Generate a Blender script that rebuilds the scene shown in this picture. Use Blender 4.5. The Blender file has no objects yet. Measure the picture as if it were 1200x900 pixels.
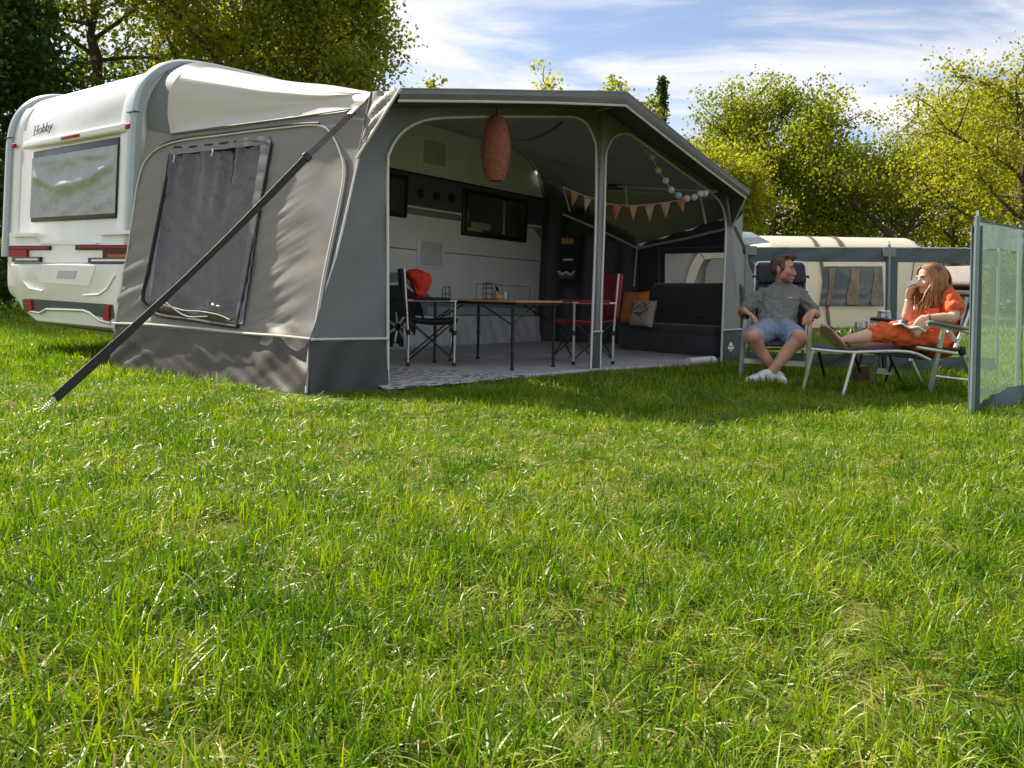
import bpy, math, random
import numpy as np
from mathutils import Vector, Matrix

SC = bpy.context.scene
COL = SC.collection
random.seed(7)
RNG = np.random.default_rng(11)
R_ = math.radians

# ------------------------------------------------------------------ camera, sky, sun, exposure
FPX, HY, CAMH, ROLL = 950.0, 345.0, 0.72, R_(1.0)
cR = Vector((math.cos(ROLL), 0, math.sin(ROLL)))
cU = Vector((-math.sin(ROLL), 0, math.cos(ROLL)))
cF = Vector((0, 1, 0))
EYE = Vector((0, 0, CAMH))
cam_data = bpy.data.cameras.new('camera')
cam = bpy.data.objects.new('camera', cam_data)
COL.objects.link(cam)
cam.matrix_world = Matrix(((cR.x, cU.x, -cF.x, EYE.x), (cR.y, cU.y, -cF.y, EYE.y), (cR.z, cU.z, -cF.z, EYE.z), (0, 0, 0, 1)))
cam_data.sensor_width = 36.0
cam_data.lens = 36.0 * FPX / 1200.0
cam_data.shift_y = -(450.0 - HY) / 1200.0
cam_data.clip_start = 0.05
cam_data.clip_end = 3000
SC.camera = cam

SUN_AZ = R_(-51)      # direction towards the sun, clockwise from +Y
SUN_EL = R_(42)
world = bpy.data.worlds.new('World')
SC.world = world
world.use_nodes = True
wt = world.node_tree
wt.nodes.clear()


def nd(t, kind, **kw):
    n = t.nodes.new(kind)
    for k, v in kw.items():
        if k.startswith('i_'):
            n.inputs[k[2:].replace('_', ' ')].default_value = v
        else:
            setattr(n, k, v)
    return n


wo = nd(wt, 'ShaderNodeOutputWorld')
bg = nd(wt, 'ShaderNodeBackground')
bg.inputs['Strength'].default_value = 0.15
sky = nd(wt, 'ShaderNodeTexSky', sky_type='NISHITA')
sky.sun_disc = False
sky.sun_elevation = SUN_EL
sky.sun_rotation = SUN_AZ
sky.altitude = 0
sky.air_density = 1.0
sky.dust_density = 0.1
sky.ozone_density = 2.0
tcw = nd(wt, 'ShaderNodeTexCoord')
sepw = nd(wt, 'ShaderNodeSeparateXYZ')
wt.links.new(tcw.outputs['Generated'], sepw.inputs[0])


def wmath(op, a, b):
    m = nd(wt, 'ShaderNodeMath', operation=op)
    for i, q in enumerate((a, b)):
        if isinstance(q, (int, float)):
            m.inputs[i].default_value = q
        else:
            wt.links.new(q, m.inputs[i])
    return m.outputs[0]


zc = wmath('ADD', wmath('MAXIMUM', sepw.outputs['Z'], 0.0), 0.16)
cx = wmath('DIVIDE', sepw.outputs['X'], zc)
cy = wmath('DIVIDE', sepw.outputs['Y'], zc)
comb = nd(wt, 'ShaderNodeCombineXYZ')
wt.links.new(cx, comb.inputs[0])
wt.links.new(cy, comb.inputs[1])
mapw = nd(wt, 'ShaderNodeMapping')
mapw.inputs['Rotation'].default_value = (0, 0, R_(-38))
mapw.inputs['Scale'].default_value = (0.9, 2.0, 1)
mapw.inputs['Location'].default_value = (1.7, 4.1, 0)
wt.links.new(comb.outputs[0], mapw.inputs[0])
n1 = nd(wt, 'ShaderNodeTexNoise')
n1.inputs['Scale'].default_value = 1.0
n1.inputs['Detail'].default_value = 9
n1.inputs['Roughness'].default_value = 0.57
n1.inputs['Distortion'].default_value = 0.7
wt.links.new(mapw.outputs[0], n1.inputs['Vector'])
rmp = nd(wt, 'ShaderNodeMapRange', interpolation_type='SMOOTHSTEP')
rmp.inputs['From Min'].default_value = 0.38
rmp.inputs['From Max'].default_value = 0.58
rmp.inputs['To Min'].default_value = 0.06
rmp.inputs['To Max'].default_value = 0.92
wt.links.new(n1.outputs['Fac'], rmp.inputs['Value'])
mixw = nd(wt, 'ShaderNodeMix', data_type='RGBA')
mixw.inputs['B'].default_value = (3.25, 3.25, 3.32, 1)
wt.links.new(rmp.outputs[0], mixw.inputs['Factor'])
tint = nd(wt, 'ShaderNodeMix', data_type='RGBA', blend_type='MULTIPLY')
tint.inputs['Factor'].default_value = 1.0
tint.inputs['B'].default_value = (.56, .49, .48, 1)
wt.links.new(sky.outputs[0], tint.inputs['A'])
wt.links.new(tint.outputs['Result'], mixw.inputs['A'])
wt.links.new(mixw.outputs['Result'], bg.inputs['Color'])
wt.links.new(bg.outputs[0], wo.inputs[0])

sun_data = bpy.data.lights.new('sun', 'SUN')
sun_data.energy = 4.8
sun_data.angle = R_(0.55)
sun_data.color = (1.0, 0.92, 0.77)
sun = bpy.data.objects.new('sun', sun_data)
COL.objects.link(sun)
to_sun = Vector((math.sin(SUN_AZ) * math.cos(SUN_EL), math.cos(SUN_AZ) * math.cos(SUN_EL), math.sin(SUN_EL)))
sun.rotation_euler = to_sun.to_track_quat('Z', 'Y').to_euler()
sun.location = to_sun * 40

SC.view_settings.view_transform = 'Standard'
SC.view_settings.look = 'None'
SC.view_settings.exposure = 1.12
SC.view_settings.gamma = 1.0
SC.render.engine = 'CYCLES'
SC.cycles.max_bounces = 14
SC.cycles.diffuse_bounces = 10
SC.cycles.transparent_max_bounces = 16
SC.cycles.use_denoising = True


# ------------------------------------------------------------------ surveying: photo sight lines to places on the ground and on planes
def ray(px, py):
    return cF + cR * ((px - 600.0) / FPX) - cU * ((py - HY) / FPX)


def pt(px, py, Y):
    return EYE + ray(px, py) * Y


def gr(px, py, z=0.0):
    d = ray(px, py)
    return EYE + d * ((z - CAMH) / d.z)


def onp(px, py, P, n):
    d = ray(px, py)
    return EYE + d * ((P - EYE).dot(n) / d.dot(n))


def plane3(a, b, c):
    n = (b - a).cross(c - a).normalized()
    return a, n


# ------------------------------------------------------------------ mesh helpers
class MB:
    def __init__(self):
        self.v, self.f = [], []

    def add(self, vs, fs):
        o = len(self.v)
        self.v.extend(Vector(p) for p in vs)
        self.f.extend(tuple(i + o for i in q) for q in fs)
        return self

    def box(self, c, s, ax=None):
        c = Vector(c)
        ax = ax or (Vector((1, 0, 0)), Vector((0, 1, 0)), Vector((0, 0, 1)))
        vs = [c + ax[0] * (s[0] / 2 * i) + ax[1] * (s[1] / 2 * j) + ax[2] * (s[2] / 2 * k) for i in (-1, 1) for j in (-1, 1) for k in (-1, 1)]
        return self.add(vs, [(0, 1, 3, 2), (4, 6, 7, 5), (0, 4, 5, 1), (2, 3, 7, 6), (0, 2, 6, 4), (1, 5, 7, 3)])

    def rbox(self, c, s, r, ax=None, n=3):
        """box with rounded edges (superellipsoid style loft)"""
        c = Vector(c)
        ax = ax or (Vector((1, 0, 0)), Vector((0, 1, 0)), Vector((0, 0, 1)))
        hx, hy, hz = s[0] / 2, s[1] / 2, s[2] / 2
        r = min(r, hx * .99, hy * .99, hz * .99)
        levels = []
        for i in range(n + 1):
            a = math.pi / 2 * i / n
            levels.append((-hz + r - r * math.cos(a) * 1.0 if False else -hz + r * (1 - math.sin(a)), r * (1 - math.cos(a))))
        levels = [(-hz + r * (1 - math.cos(math.pi / 2 * i / n)), r * (1 - math.sin(math.pi / 2 * i / n))) for i in range(n + 1)]
        levels += [(-z, ins) for z, ins in reversed(levels)]
        loops = []
        for z, ins in levels:
            lp = []
            rr = max(r - ins, 1e-4)
            for q, (sx, sy) in enumerate(((1, 1), (-1, 1), (-1, -1), (1, -1))):
                for i in range(n + 1):
                    a = math.pi / 2 * (q + i / n)
                    lp.append(c + ax[0] * (sx * (hx - r) + rr * math.cos(a)) + ax[1] * (sy * (hy - r) + rr * math.sin(a)) + ax[2] * z)
            loops.append(lp)
        return self.loft(loops, cap=True)

    def loft(self, loops, cap=False, closed=True):
        n = len(loops[0])
        vs = [p for lp in loops for p in lp]
        fs = []
        for j in range(len(loops) - 1):
            for i in range(n if closed else n - 1):
                a, b = j * n + i, j * n + (i + 1) % n
                fs.append((a, b, b + n, a + n))
        if cap:
            fs.append(tuple(reversed(range(n))))
            fs.append(tuple(range((len(loops) - 1) * n, len(loops) * n)))
        return self.add(vs, fs)

    def tube(self, pts, r, n=8, cap=True, closed=False, flat=None):
        pts = [Vector(p) for p in pts]
        m = len(pts)
        rs = list(r) if isinstance(r, (list, tuple)) else [r] * m
        up = None
        loops = []
        for i, p in enumerate(pts):
            if closed:
                t = pts[(i + 1) % m] - pts[i - 1]
            else:
                t = pts[min(i + 1, m - 1)] - pts[max(i - 1, 0)]
            if t.length < 1e-9:
                t = Vector((0, 0, 1))
            t.normalize()
            if up is None:
                up = Vector((0, 0, 1)) if abs(t.z) < .9 else Vector((1, 0, 0))
            side = t.cross(up)
            if side.length < 1e-6:
                side = t.orthogonal()
            side.normalize()
            up = side.cross(t).normalized()
            f = flat or 1.0
            loops.append([p + side * (math.cos(2 * math.pi * k / n) * rs[i]) + up * (math.sin(2 * math.pi * k / n) * rs[i] * f) for k in range(n)])
        if closed:
            loops.append(loops[0])
            return self.loft(loops)
        return self.loft(loops, cap=cap)

    def ball(self, c, r, ax=None, nu=12, nv=8):
        c = Vector(c)
        r = (r, r, r) if isinstance(r, (int, float)) else r
        ax = ax or (Vector((1, 0, 0)), Vector((0, 1, 0)), Vector((0, 0, 1)))
        vs = [c - ax[2] * r[2]]
        for j in range(1, nv):
            th = math.pi * j / nv
            for i in range(nu):
                ph = 2 * math.pi * i / nu
                vs.append(c + ax[0] * (r[0] * math.sin(th) * math.cos(ph)) + ax[1] * (r[1] * math.sin(th) * math.sin(ph)) - ax[2] * (r[2] * math.cos(th)))
        vs.append(c + ax[2] * r[2])
        fs = [(0, 1 + (i + 1) % nu, 1 + i) for i in range(nu)]
        for j in range(nv - 2):
            for i in range(nu):
                a, b = 1 + j * nu + i, 1 + j * nu + (i + 1) % nu
                fs.append((a, b, b + nu, a + nu))
        L = len(vs) - 1
        fs += [(L, L - nu + i, L - nu + (i + 1) % nu) for i in range(nu)]
        return self.add(vs, fs)

    def limb(self, pts, radii, n=12, sub=4):
        """tapered, round-ended chain through the joints"""
        P, Rr = smooth_chain([Vector(p) for p in pts], radii, sub)
        a, b = P[0], P[-1]
        da, db = (P[0] - P[1]).normalized(), (P[-1] - P[-2]).normalized()
        pre = [(a + da * (Rr[0] * s), Rr[0] * math.sqrt(max(1e-4, 1 - s * s))) for s in (.98, .8, .45)]
        post = [(b + db * (Rr[-1] * s), Rr[-1] * math.sqrt(max(1e-4, 1 - s * s))) for s in (.45, .8, .98)]
        allp = pre + list(zip(P, Rr)) + post
        return self.tube([q[0] for q in allp], [q[1] for q in allp], n)

    def grid(self, fn, nu, nv):
        vs = [fn(i / nu, j / nv) for j in range(nv + 1) for i in range(nu + 1)]
        fs = [(j * (nu + 1) + i, j * (nu + 1) + i + 1, (j + 1) * (nu + 1) + i + 1, (j + 1) * (nu + 1) + i) for j in range(nv) for i in range(nu)]
        return self.add(vs, fs)

    def prism(self, poly, d):
        """polygon (list of points) pushed along vector d into a solid"""
        n = len(poly)
        d = Vector(d)
        vs = [Vector(p) for p in poly] + [Vector(p) + d for p in poly]
        fs = [tuple(range(n - 1, -1, -1)), tuple(range(n, 2 * n))]
        fs += [(i, (i + 1) % n, n + (i + 1) % n, n + i) for i in range(n)]
        return self.add(vs, fs)

    def lathe(self, prof, base, axis=None, n=20, cap=True):
        base = Vector(base)
        z = Vector(axis).normalized() if axis is not None else Vector((0, 0, 1))
        x = z.orthogonal().normalized()
        y = z.cross(x)
        loops = [[base + z * h + x * (r * math.cos(2 * math.pi * k / n)) + y * (r * math.sin(2 * math.pi * k / n)) for k in range(n)] for r, h in prof]
        return self.loft(loops, cap=cap)

    def ribbon(self, pts, w, wdir, th=.004):
        """flat strap with thickness; w = full width, wdir = width direction"""
        pts = [Vector(p) for p in pts]
        loops = []
        for i, p in enumerate(pts):
            t = (pts[min(i + 1, len(pts) - 1)] - pts[max(i - 1, 0)]).normalized()
            s = (wdir - t * wdir.dot(t)).normalized()
            nn = t.cross(s)
            ww = w[i] if isinstance(w, (list, tuple)) else w
            loops.append([p + s * (ww / 2) + nn * th / 2, p - s * (ww / 2) + nn * th / 2, p - s * (ww / 2) - nn * th / 2, p + s * (ww / 2) - nn * th / 2])
        return self.loft(loops, cap=True)

    def build(self, name, mat, parent=None, smooth=True, angle=40, fix=False):
        me = bpy.data.meshes.new(name)
        me.from_pydata([tuple(p) for p in self.v], [], self.f)
        if fix:
            import bmesh
            bm = bmesh.new()
            bm.from_mesh(me)
            bmesh.ops.recalc_face_normals(bm, faces=bm.faces)
            bm.to_mesh(me)
            bm.free()
        me.update()
        if smooth:
            me.polygons.foreach_set('use_smooth', [True] * len(me.polygons))
            me.set_sharp_from_angle(angle=R_(angle))
        me.materials.append(mat)
        o = bpy.data.objects.new(name, me)
        COL.objects.link(o)
        if parent is not None:
            put(o, parent)
        return o


def world_of(o):
    m = Matrix.Identity(4)
    while o is not None:
        loc = Matrix.LocRotScale(o.location, o.rotation_euler, o.scale)
        m = (o.matrix_parent_inverse @ loc if o.parent else loc) @ m
        o = o.parent
    return m


def put(o, parent, local=False):
    o.parent = parent
    if not local:
        o.matrix_parent_inverse = world_of(parent).inverted()
    return o


def catmull(P, k, closed=False):
    out = []
    m = len(P)
    rng = range(m if closed else m - 1)
    for i in rng:
        p1, p2 = P[i], P[(i + 1) % m]
        p0 = P[i - 1] if (i > 0 or closed) else p1 * 2 - p2
        p3 = P[(i + 2) % m] if (i + 2 < m or closed) else p2 * 2 - p1
        for j in range(k):
            t = j / k
            out.append(.5 * ((2 * p1) + (p2 - p0) * t + (2 * p0 - 5 * p1 + 4 * p2 - p3) * t * t + (3 * p1 - p0 - 3 * p2 + p3) * t ** 3))
    if not closed:
        out.append(P[-1])
    return out


def smooth_chain(P, r, k):
    if len(P) < 3:
        n = k
        return ([P[0].lerp(P[-1], i / n) for i in range(n + 1)], [r[0] + (r[-1] - r[0]) * i / n for i in range(n + 1)])
    Q = catmull(P, k)
    rr = []
    for i in range(len(P) - 1):
        for j in range(k):
            rr.append(r[i] + (r[i + 1] - r[i]) * j / k)
    rr.append(r[-1])
    return Q, rr


def thing(name, label, cat, loc=(0, 0, 0), group=None, rz=0.0):
    o = bpy.data.objects.new(name, None)
    COL.objects.link(o)
    o.empty_display_size = .2
    o.location = loc
    o.rotation_euler = (0, 0, rz)
    o['label'] = label
    o['category'] = cat
    if group:
        o['group'] = group
    return o


def tag(o, label, cat, group=None):
    o['label'] = label
    o['category'] = cat
    if group:
        o['group'] = group
    return o


def kind(o, k):
    o['kind'] = k
    return o


# ------------------------------------------------------------------ materials
def M(name, col, rough=.6, var=.12, vscale=6.0, bump=0.0, bscale=40.0, metal=0.0, coat=0.0, trans=0.0, spec=.5, col2=None, stretch=None, sheen=0.0, island=0.0, transcol=None):
    m = bpy.data.materials.new(name)
    m.use_nodes = True
    t = m.node_tree
    t.nodes.clear()
    out = nd(t, 'ShaderNodeOutputMaterial')
    p = nd(t, 'ShaderNodeBsdfPrincipled')
    p.inputs['Roughness'].default_value = rough
    p.inputs['Metallic'].default_value = metal
    p.inputs['Specular IOR Level'].default_value = spec
    p.inputs['Coat Weight'].default_value = coat
    p.inputs['Coat Roughness'].default_value = .08
    if sheen:
        p.inputs['Sheen Weight'].default_value = sheen
    tc = nd(t, 'ShaderNodeTexCoord')
    src = tc.outputs['Object']
    if stretch:
        mp = nd(t, 'ShaderNodeMapping')
        mp.inputs['Scale'].default_value = stretch
        t.links.new(src, mp.inputs[0])
        src = mp.outputs[0]
    nz = nd(t, 'ShaderNodeTexNoise')
    nz.inputs['Scale'].default_value = vscale
    nz.inputs['Detail'].default_value = 6
    nz.inputs['Roughness'].default_value = .6
    t.links.new(src, nz.inputs['Vector'])
    mx = nd(t, 'ShaderNodeMix', data_type='RGBA')
    c = Vector(col)
    a = c * (1 - var)
    b = Vector(col2) if col2 else c * (1 + var)
    mx.inputs['A'].default_value = (*[min(1, q) for q in a], 1)
    mx.inputs['B'].default_value = (*[min(1, q) for q in b], 1)
    mr = nd(t, 'ShaderNodeMapRange')
    mr.inputs['From Min'].default_value = .3
    mr.inputs['From Max'].default_value = .7
    t.links.new(nz.outputs['Fac'], mr.inputs['Value'])
    t.links.new(mr.outputs[0], mx.inputs['Factor'])
    cs = mx.outputs['Result']
    if island:
        ge = nd(t, 'ShaderNodeNewGeometry')
        hs = nd(t, 'ShaderNodeHueSaturation')
        vr = nd(t, 'ShaderNodeMapRange')
        vr.inputs['To Min'].default_value = 1 - island
        vr.inputs['To Max'].default_value = 1 + island
        t.links.new(ge.outputs['Random Per Island'], vr.inputs['Value'])
        t.links.new(vr.outputs[0], hs.inputs['Value'])
        t.links.new(cs, hs.inputs['Color'])
        cs = hs.outputs['Color']
    t.links.new(cs, p.inputs['Base Color'])
    if bump:
        nb = nd(t, 'ShaderNodeTexNoise')
        nb.inputs['Scale'].default_value = bscale
        nb.inputs['Detail'].default_value = 4
        t.links.new(src, nb.inputs['Vector'])
        bp = nd(t, 'ShaderNodeBump')
        bp.inputs['Strength'].default_value = bump
        bp.inputs['Distance'].default_value = .02
        t.links.new(nb.outputs['Fac'], bp.inputs['Height'])
        t.links.new(bp.outputs[0], p.inputs['Normal'])
    if trans:
        tr = nd(t, 'ShaderNodeBsdfTranslucent')
        if transcol:
            tr.inputs[0].default_value = (*transcol, 1)
        else:
            t.links.new(cs, tr.inputs[0])
        ms = nd(t, 'ShaderNodeMixShader')
        ms.inputs[0].default_value = trans
        t.links.new(p.outputs[0], ms.inputs[1])
        t.links.new(tr.outputs[0], ms.inputs[2])
        t.links.new(ms.outputs[0], out.inputs[0])
    else:
        t.links.new(p.outputs[0], out.inputs[0])
    m.use_backface_culling = False
    return m


def clear_mat(name, tint, gloss=.12, rough=.08, haze=0.0, hazecol=(.5, .5, .5), bump=.4, bscale=12.0, ior=1.45):
    """clear sheet: lets light straight through, with gloss and a little milkiness"""
    m = bpy.data.materials.new(name)
    m.use_nodes = True
    t = m.node_tree
    t.nodes.clear()
    out = nd(t, 'ShaderNodeOutputMaterial')
    tp = nd(t, 'ShaderNodeBsdfTransparent')
    tp.inputs[0].default_value = (*tint, 1)
    gl = nd(t, 'ShaderNodeBsdfGlossy')
    gl.inputs['Roughness'].default_value = rough
    tc = nd(t, 'ShaderNodeTexCoord')
    nb = nd(t, 'ShaderNodeTexNoise')
    nb.inputs['Scale'].default_value = bscale
    nb.inputs['Detail'].default_value = 3
    nb.inputs['Distortion'].default_value = 1.5
    t.links.new(tc.outputs['Object'], nb.inputs['Vector'])
    bp = nd(t, 'ShaderNodeBump')
    bp.inputs['Strength'].default_value = bump
    bp.inputs['Distance'].default_value = .03
    t.links.new(nb.outputs['Fac'], bp.inputs['Height'])
    t.links.new(bp.outputs[0], gl.inputs['Normal'])
    df = nd(t, 'ShaderNodeBsdfTranslucent')
    df.inputs[0].default_value = (*hazecol, 1)
    d2 = nd(t, 'ShaderNodeBsdfDiffuse')
    d2.inputs[0].default_value = (*hazecol, 1)
    md = nd(t, 'ShaderNodeMixShader')
    t.links.new(df.outputs[0], md.inputs[1])
    t.links.new(d2.outputs[0], md.inputs[2])
    m1 = nd(t, 'ShaderNodeMixShader')
    m1.inputs[0].default_value = haze
    t.links.new(tp.outputs[0], m1.inputs[1])
    t.links.new(md.outputs[0], m1.inputs[2])
    m2 = nd(t, 'ShaderNodeMixShader')
    fr = nd(t, 'ShaderNodeLayerWeight')
    fr.inputs['Blend'].default_value = .5
    pw = nd(t, 'ShaderNodeMath', operation='POWER')
    pw.inputs[1].default_value = 4.0
    t.links.new(fr.outputs['Facing'], pw.inputs[0])
    mm = nd(t, 'ShaderNodeMath', operation='MULTIPLY_ADD')
    mm.inputs[1].default_value = (ior - 1) * 1.2
    mm.inputs[2].default_value = gloss
    t.links.new(pw.outputs[0], mm.inputs[0])
    t.links.new(mm.outputs[0], m2.inputs[0])
    t.links.new(m1.outputs[0], m2.inputs[1])
    t.links.new(gl.outputs[0], m2.inputs[2])
    t.links.new(m2.outputs[0], out.inputs[0])
    return m


def leaf_mat(name, dark, mid, light, trans=.45, spec=.25, rough=.45):
    """per-leaf tone from the 'tone' attribute"""
    m = bpy.data.materials.new(name)
    m.use_nodes = True
    t = m.node_tree
    t.nodes.clear()
    out = nd(t, 'ShaderNodeOutputMaterial')
    at = nd(t, 'ShaderNodeAttribute', attribute_name='tone')
    cr = nd(t, 'ShaderNodeValToRGB')
    e = cr.color_ramp.elements
    e[0].position = 0
    e[0].color = (*dark, 1)
    e[1].position = 1
    e[1].color = (*light, 1)
    k = cr.color_ramp.elements.new(.5)
    k.color = (*mid, 1)
    t.links.new(at.outputs['Fac'], cr.inputs[0])
    p = nd(t, 'ShaderNodeBsdfPrincipled')
    p.inputs['Roughness'].default_value = rough
    p.inputs['Specular IOR Level'].default_value = spec
    t.links.new(cr.outputs[0], p.inputs['Base Color'])
    tr = nd(t, 'ShaderNodeBsdfTranslucent')
    br = nd(t, 'ShaderNodeHueSaturation')
    br.inputs['Saturation'].default_value = 1.1
    br.inputs['Value'].default_value = 1.35
    t.links.new(cr.outputs[0], br.inputs['Color'])
    t.links.new(br.outputs[0], tr.inputs[0])
    ms = nd(t, 'ShaderNodeMixShader')
    ms.inputs[0].default_value = trans
    t.links.new(p.outputs[0], ms.inputs[1])
    t.links.new(tr.outputs[0], ms.inputs[2])
    t.links.new(ms.outputs[0], out.inputs[0])
    return m


m_white = M('caravan_white', (.80, .795, .765), .34, .05, 3, coat=.35, stretch=(1.5, 1.5, .3))
m_arch = M('caravan_edge_grey', (.36, .42, .45), .35, .04, 3, coat=.3)
m_grille = M('grille_shadow_grey', (.05, .055, .035), .6, .1, 5)
m_plast = M('caravan_grey_plastic', (.36, .38, .32), .5, .08, 4)
m_slate = M('slate_panel', (.075, .09, .105), .35, .08, 3, coat=.2)
m_stripe = M('grey_stripe', (.20, .215, .20), .4, .06, 3)
m_black = M('black_plastic', (.012, .012, .013), .35, .2, 9)
m_rubber = M('rubber', (.02, .02, .02), .8, .2, 20, bump=.2)
m_glass = M('dark_window_glass', (.05, .052, .05), .07, .3, 1.2, coat=1.0)
m_blind = M('window_blind', (.28, .26, .22), .5, .1, 5, coat=.8)
m_red = M('red_lens', (.36, .006, .005), .45, .1, 30, spec=.15)
m_dred = M('dark_red_lens', (.060, .006, .004), .45, .2, 30, spec=.15)
m_amber = M('amber_lens', (.5, .09, .01), .45, .1, 30, spec=.15)
m_chrome = M('brushed_alloy', (.62, .63, .62), .3, .08, 30, metal=.85)
m_alu = M('silver_tube', (.62, .62, .60), .33, .08, 30, metal=.6)
m_silver = M('silver_foil', (.36, .38, .36), .5, .12, 5, metal=.2, bump=.7, bscale=11)
m_skirtf = M('silver_skirt_cloth', (.62, .62, .62), .45, .15, 4, metal=.1, bump=.6, bscale=8)
m_taupe = M('taupe_canvas', (.245, .222, .202), .62, .07, 2.2, bump=.1, bscale=260, trans=.12, transcol=(.30, .27, .22))
m_brown = M('dark_taupe_canvas', (.078, .062, .050), .55, .15, 3, bump=.18, bscale=200)
m_slatec = M('slate_canvas', (.138, .148, .153), .6, .08, 2.5, bump=.1, bscale=260)
m_greyc = M('grey_canvas', (.21, .215, .21), .6, .08, 2.5, bump=.1, bscale=260)
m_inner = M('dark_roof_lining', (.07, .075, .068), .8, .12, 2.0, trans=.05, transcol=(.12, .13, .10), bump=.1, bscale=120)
m_roofw = M('pale_roof_canvas', (.62, .58, .53), .5, .03, 2, bump=.06, bscale=200, trans=.15)
m_pipe = M('pale_piping', (.58, .57, .54), .5, .06, 20)
m_web = M('black_webbing', (.028, .026, .024), .55, .25, 30, bump=.5, bscale=300)
m_webg = M('grey_webbing', (.12, .105, .09), .6, .2, 30, bump=.5, bscale=300)
m_clear = clear_mat('clear_window_film', (.90, .86, .78), .085, .07, .03, (.20, .18, .13), .5, 6, 1.25)
m_screenfilm = clear_mat('windscreen_film', (.90, .92, .88), .02, .1, .05, (.5, .52, .5), .25, 6, 1.2)
m_greenfilm = clear_mat('green_windscreen_film', (.76, .87, .77), .02, .15, .33, (.30, .41, .32), .3, 7, 1.08)
m_blindin = M('taupe_blind_cloth', (.07, .056, .036), .8, .2, 1.6, bump=.2, bscale=15)
m_floor = M('groundsheet_weave', (.44, .445, .47), .8, .2, 3.5, bump=.3, bscale=150)
m_tube = M('groundsheet_edge', (.42, .44, .48), .6, .08, 5)
m_wood = M('bamboo_top', (.50, .27, .09), .4, .25, 3, stretch=(1, 12, 12), coat=.2)
m_rattan = M('rattan', (.34, .125, .075), .7, .35, 45, bump=.5, bscale=90)
m_redc = M('red_cloth', (.25, .012, .026), .7, .15, 7, bump=.3, bscale=40)
m_cap = M('bright_red_cotton', (.72, .035, .02), .75, .12, 9, bump=.3, bscale=30)
m_blackc = M('black_cloth', (.018, .018, .02), .8, .3, 8, bump=.3, bscale=120)
m_sofa = M('charcoal_flock', (.048, .050, .056), .9, .25, 4, bump=.35, bscale=60, sheen=.3)
m_orange = M('orange_cushion_cloth', (.62, .19, .05), .8, .1, 20, bump=.3, bscale=60)
m_beige = M('beige_cushion_cloth', (.47, .40, .32), .8, .1, 10, bump=.25, bscale=80)
m_dkprint = M('black_print', (.02, .02, .02), .8, .1)
m_navy = M('navy_mesh', (.022, .026, .038), .7, .25, 12, bump=.4, bscale=200)
m_greypad = M('grey_padded_mesh', (.20, .19, .18), .7, .12, 8, bump=.4, bscale=160)
m_screen = M('slate_screen_cloth', (.075, .105, .118), .6, .1, 3, bump=.15, bscale=90, trans=.04)
m_pole = M('green_grey_pole', (.20, .26, .27), .4, .06, 20, metal=.3)
m_skin = M('skin_fair', (.56, .30, .20), .5, .2, 18, spec=.4)
m_skinw = M('skin_pale', (.64, .37, .27), .5, .16, 16, spec=.35, bump=.12, bscale=90)
m_shirt = M('grey_green_tshirt', (.155, .165, .155), .85, .12, 6, bump=.35, bscale=26)
m_denim = M('blue_denim', (.19, .235, .33), .85, .2, 22, bump=.35, bscale=60)
m_denimh = M('denim_hem', (.34, .42, .55), .85, .15, 22)
m_dress = M('rust_orange_linen', (.66, .105, .028), .8, .12, 8, bump=.45, bscale=30)
m_hairm = M('brown_hair', (.095, .052, .028), .5, .4, 35, bump=.7, bscale=70, stretch=(1, 1, .35))
m_hairw = M('auburn_hair', (.30, .125, .038), .42, .35, 30, island=.45, spec=.6)
m_shoe = M('white_canvas_shoe', (.72, .71, .70), .7, .06, 14, bump=.3, bscale=60)
m_sole = M('tan_sole', (.20, .125, .065), .7, .2, 20, bump=.3, bscale=50)
m_leather = M('black_leather', (.02, .018, .017), .5, .2, 20)
m_lips = M('lips', (.42, .12, .10), .45, .05)
m_teeth = M('teeth', (.8, .78, .72), .35, .03)
m_dark = M('dark_detail', (.03, .018, .012), .6, .1)
m_paper = M('magazine_paper', (.75, .74, .72), .5, .05, 8)
m_tent = M('cream_tent_canvas', (.80, .74, .62), .65, .05, 2, trans=.42)
m_tentd = M('brown_tent_trim', (.12, .085, .07), .65, .1, 4)
m_tentg = M('grey_tent_canvas', (.24, .29, .30), .6, .08, 3)
m_log = M('dark_wood', (.10, .055, .03), .8, .3, 8, stretch=(6, 6, 1), bump=.6, bscale=14)
m_steel = M('steel', (.55, .55, .55), .3, .05, 20, metal=1)
m_label = M('white_print', (.75, .76, .74), .6, .03)
m_glassware = clear_mat('drinking_glass', (.86, .90, .90), .22, .03, .06, (.7, .72, .7), 0.0)

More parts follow.
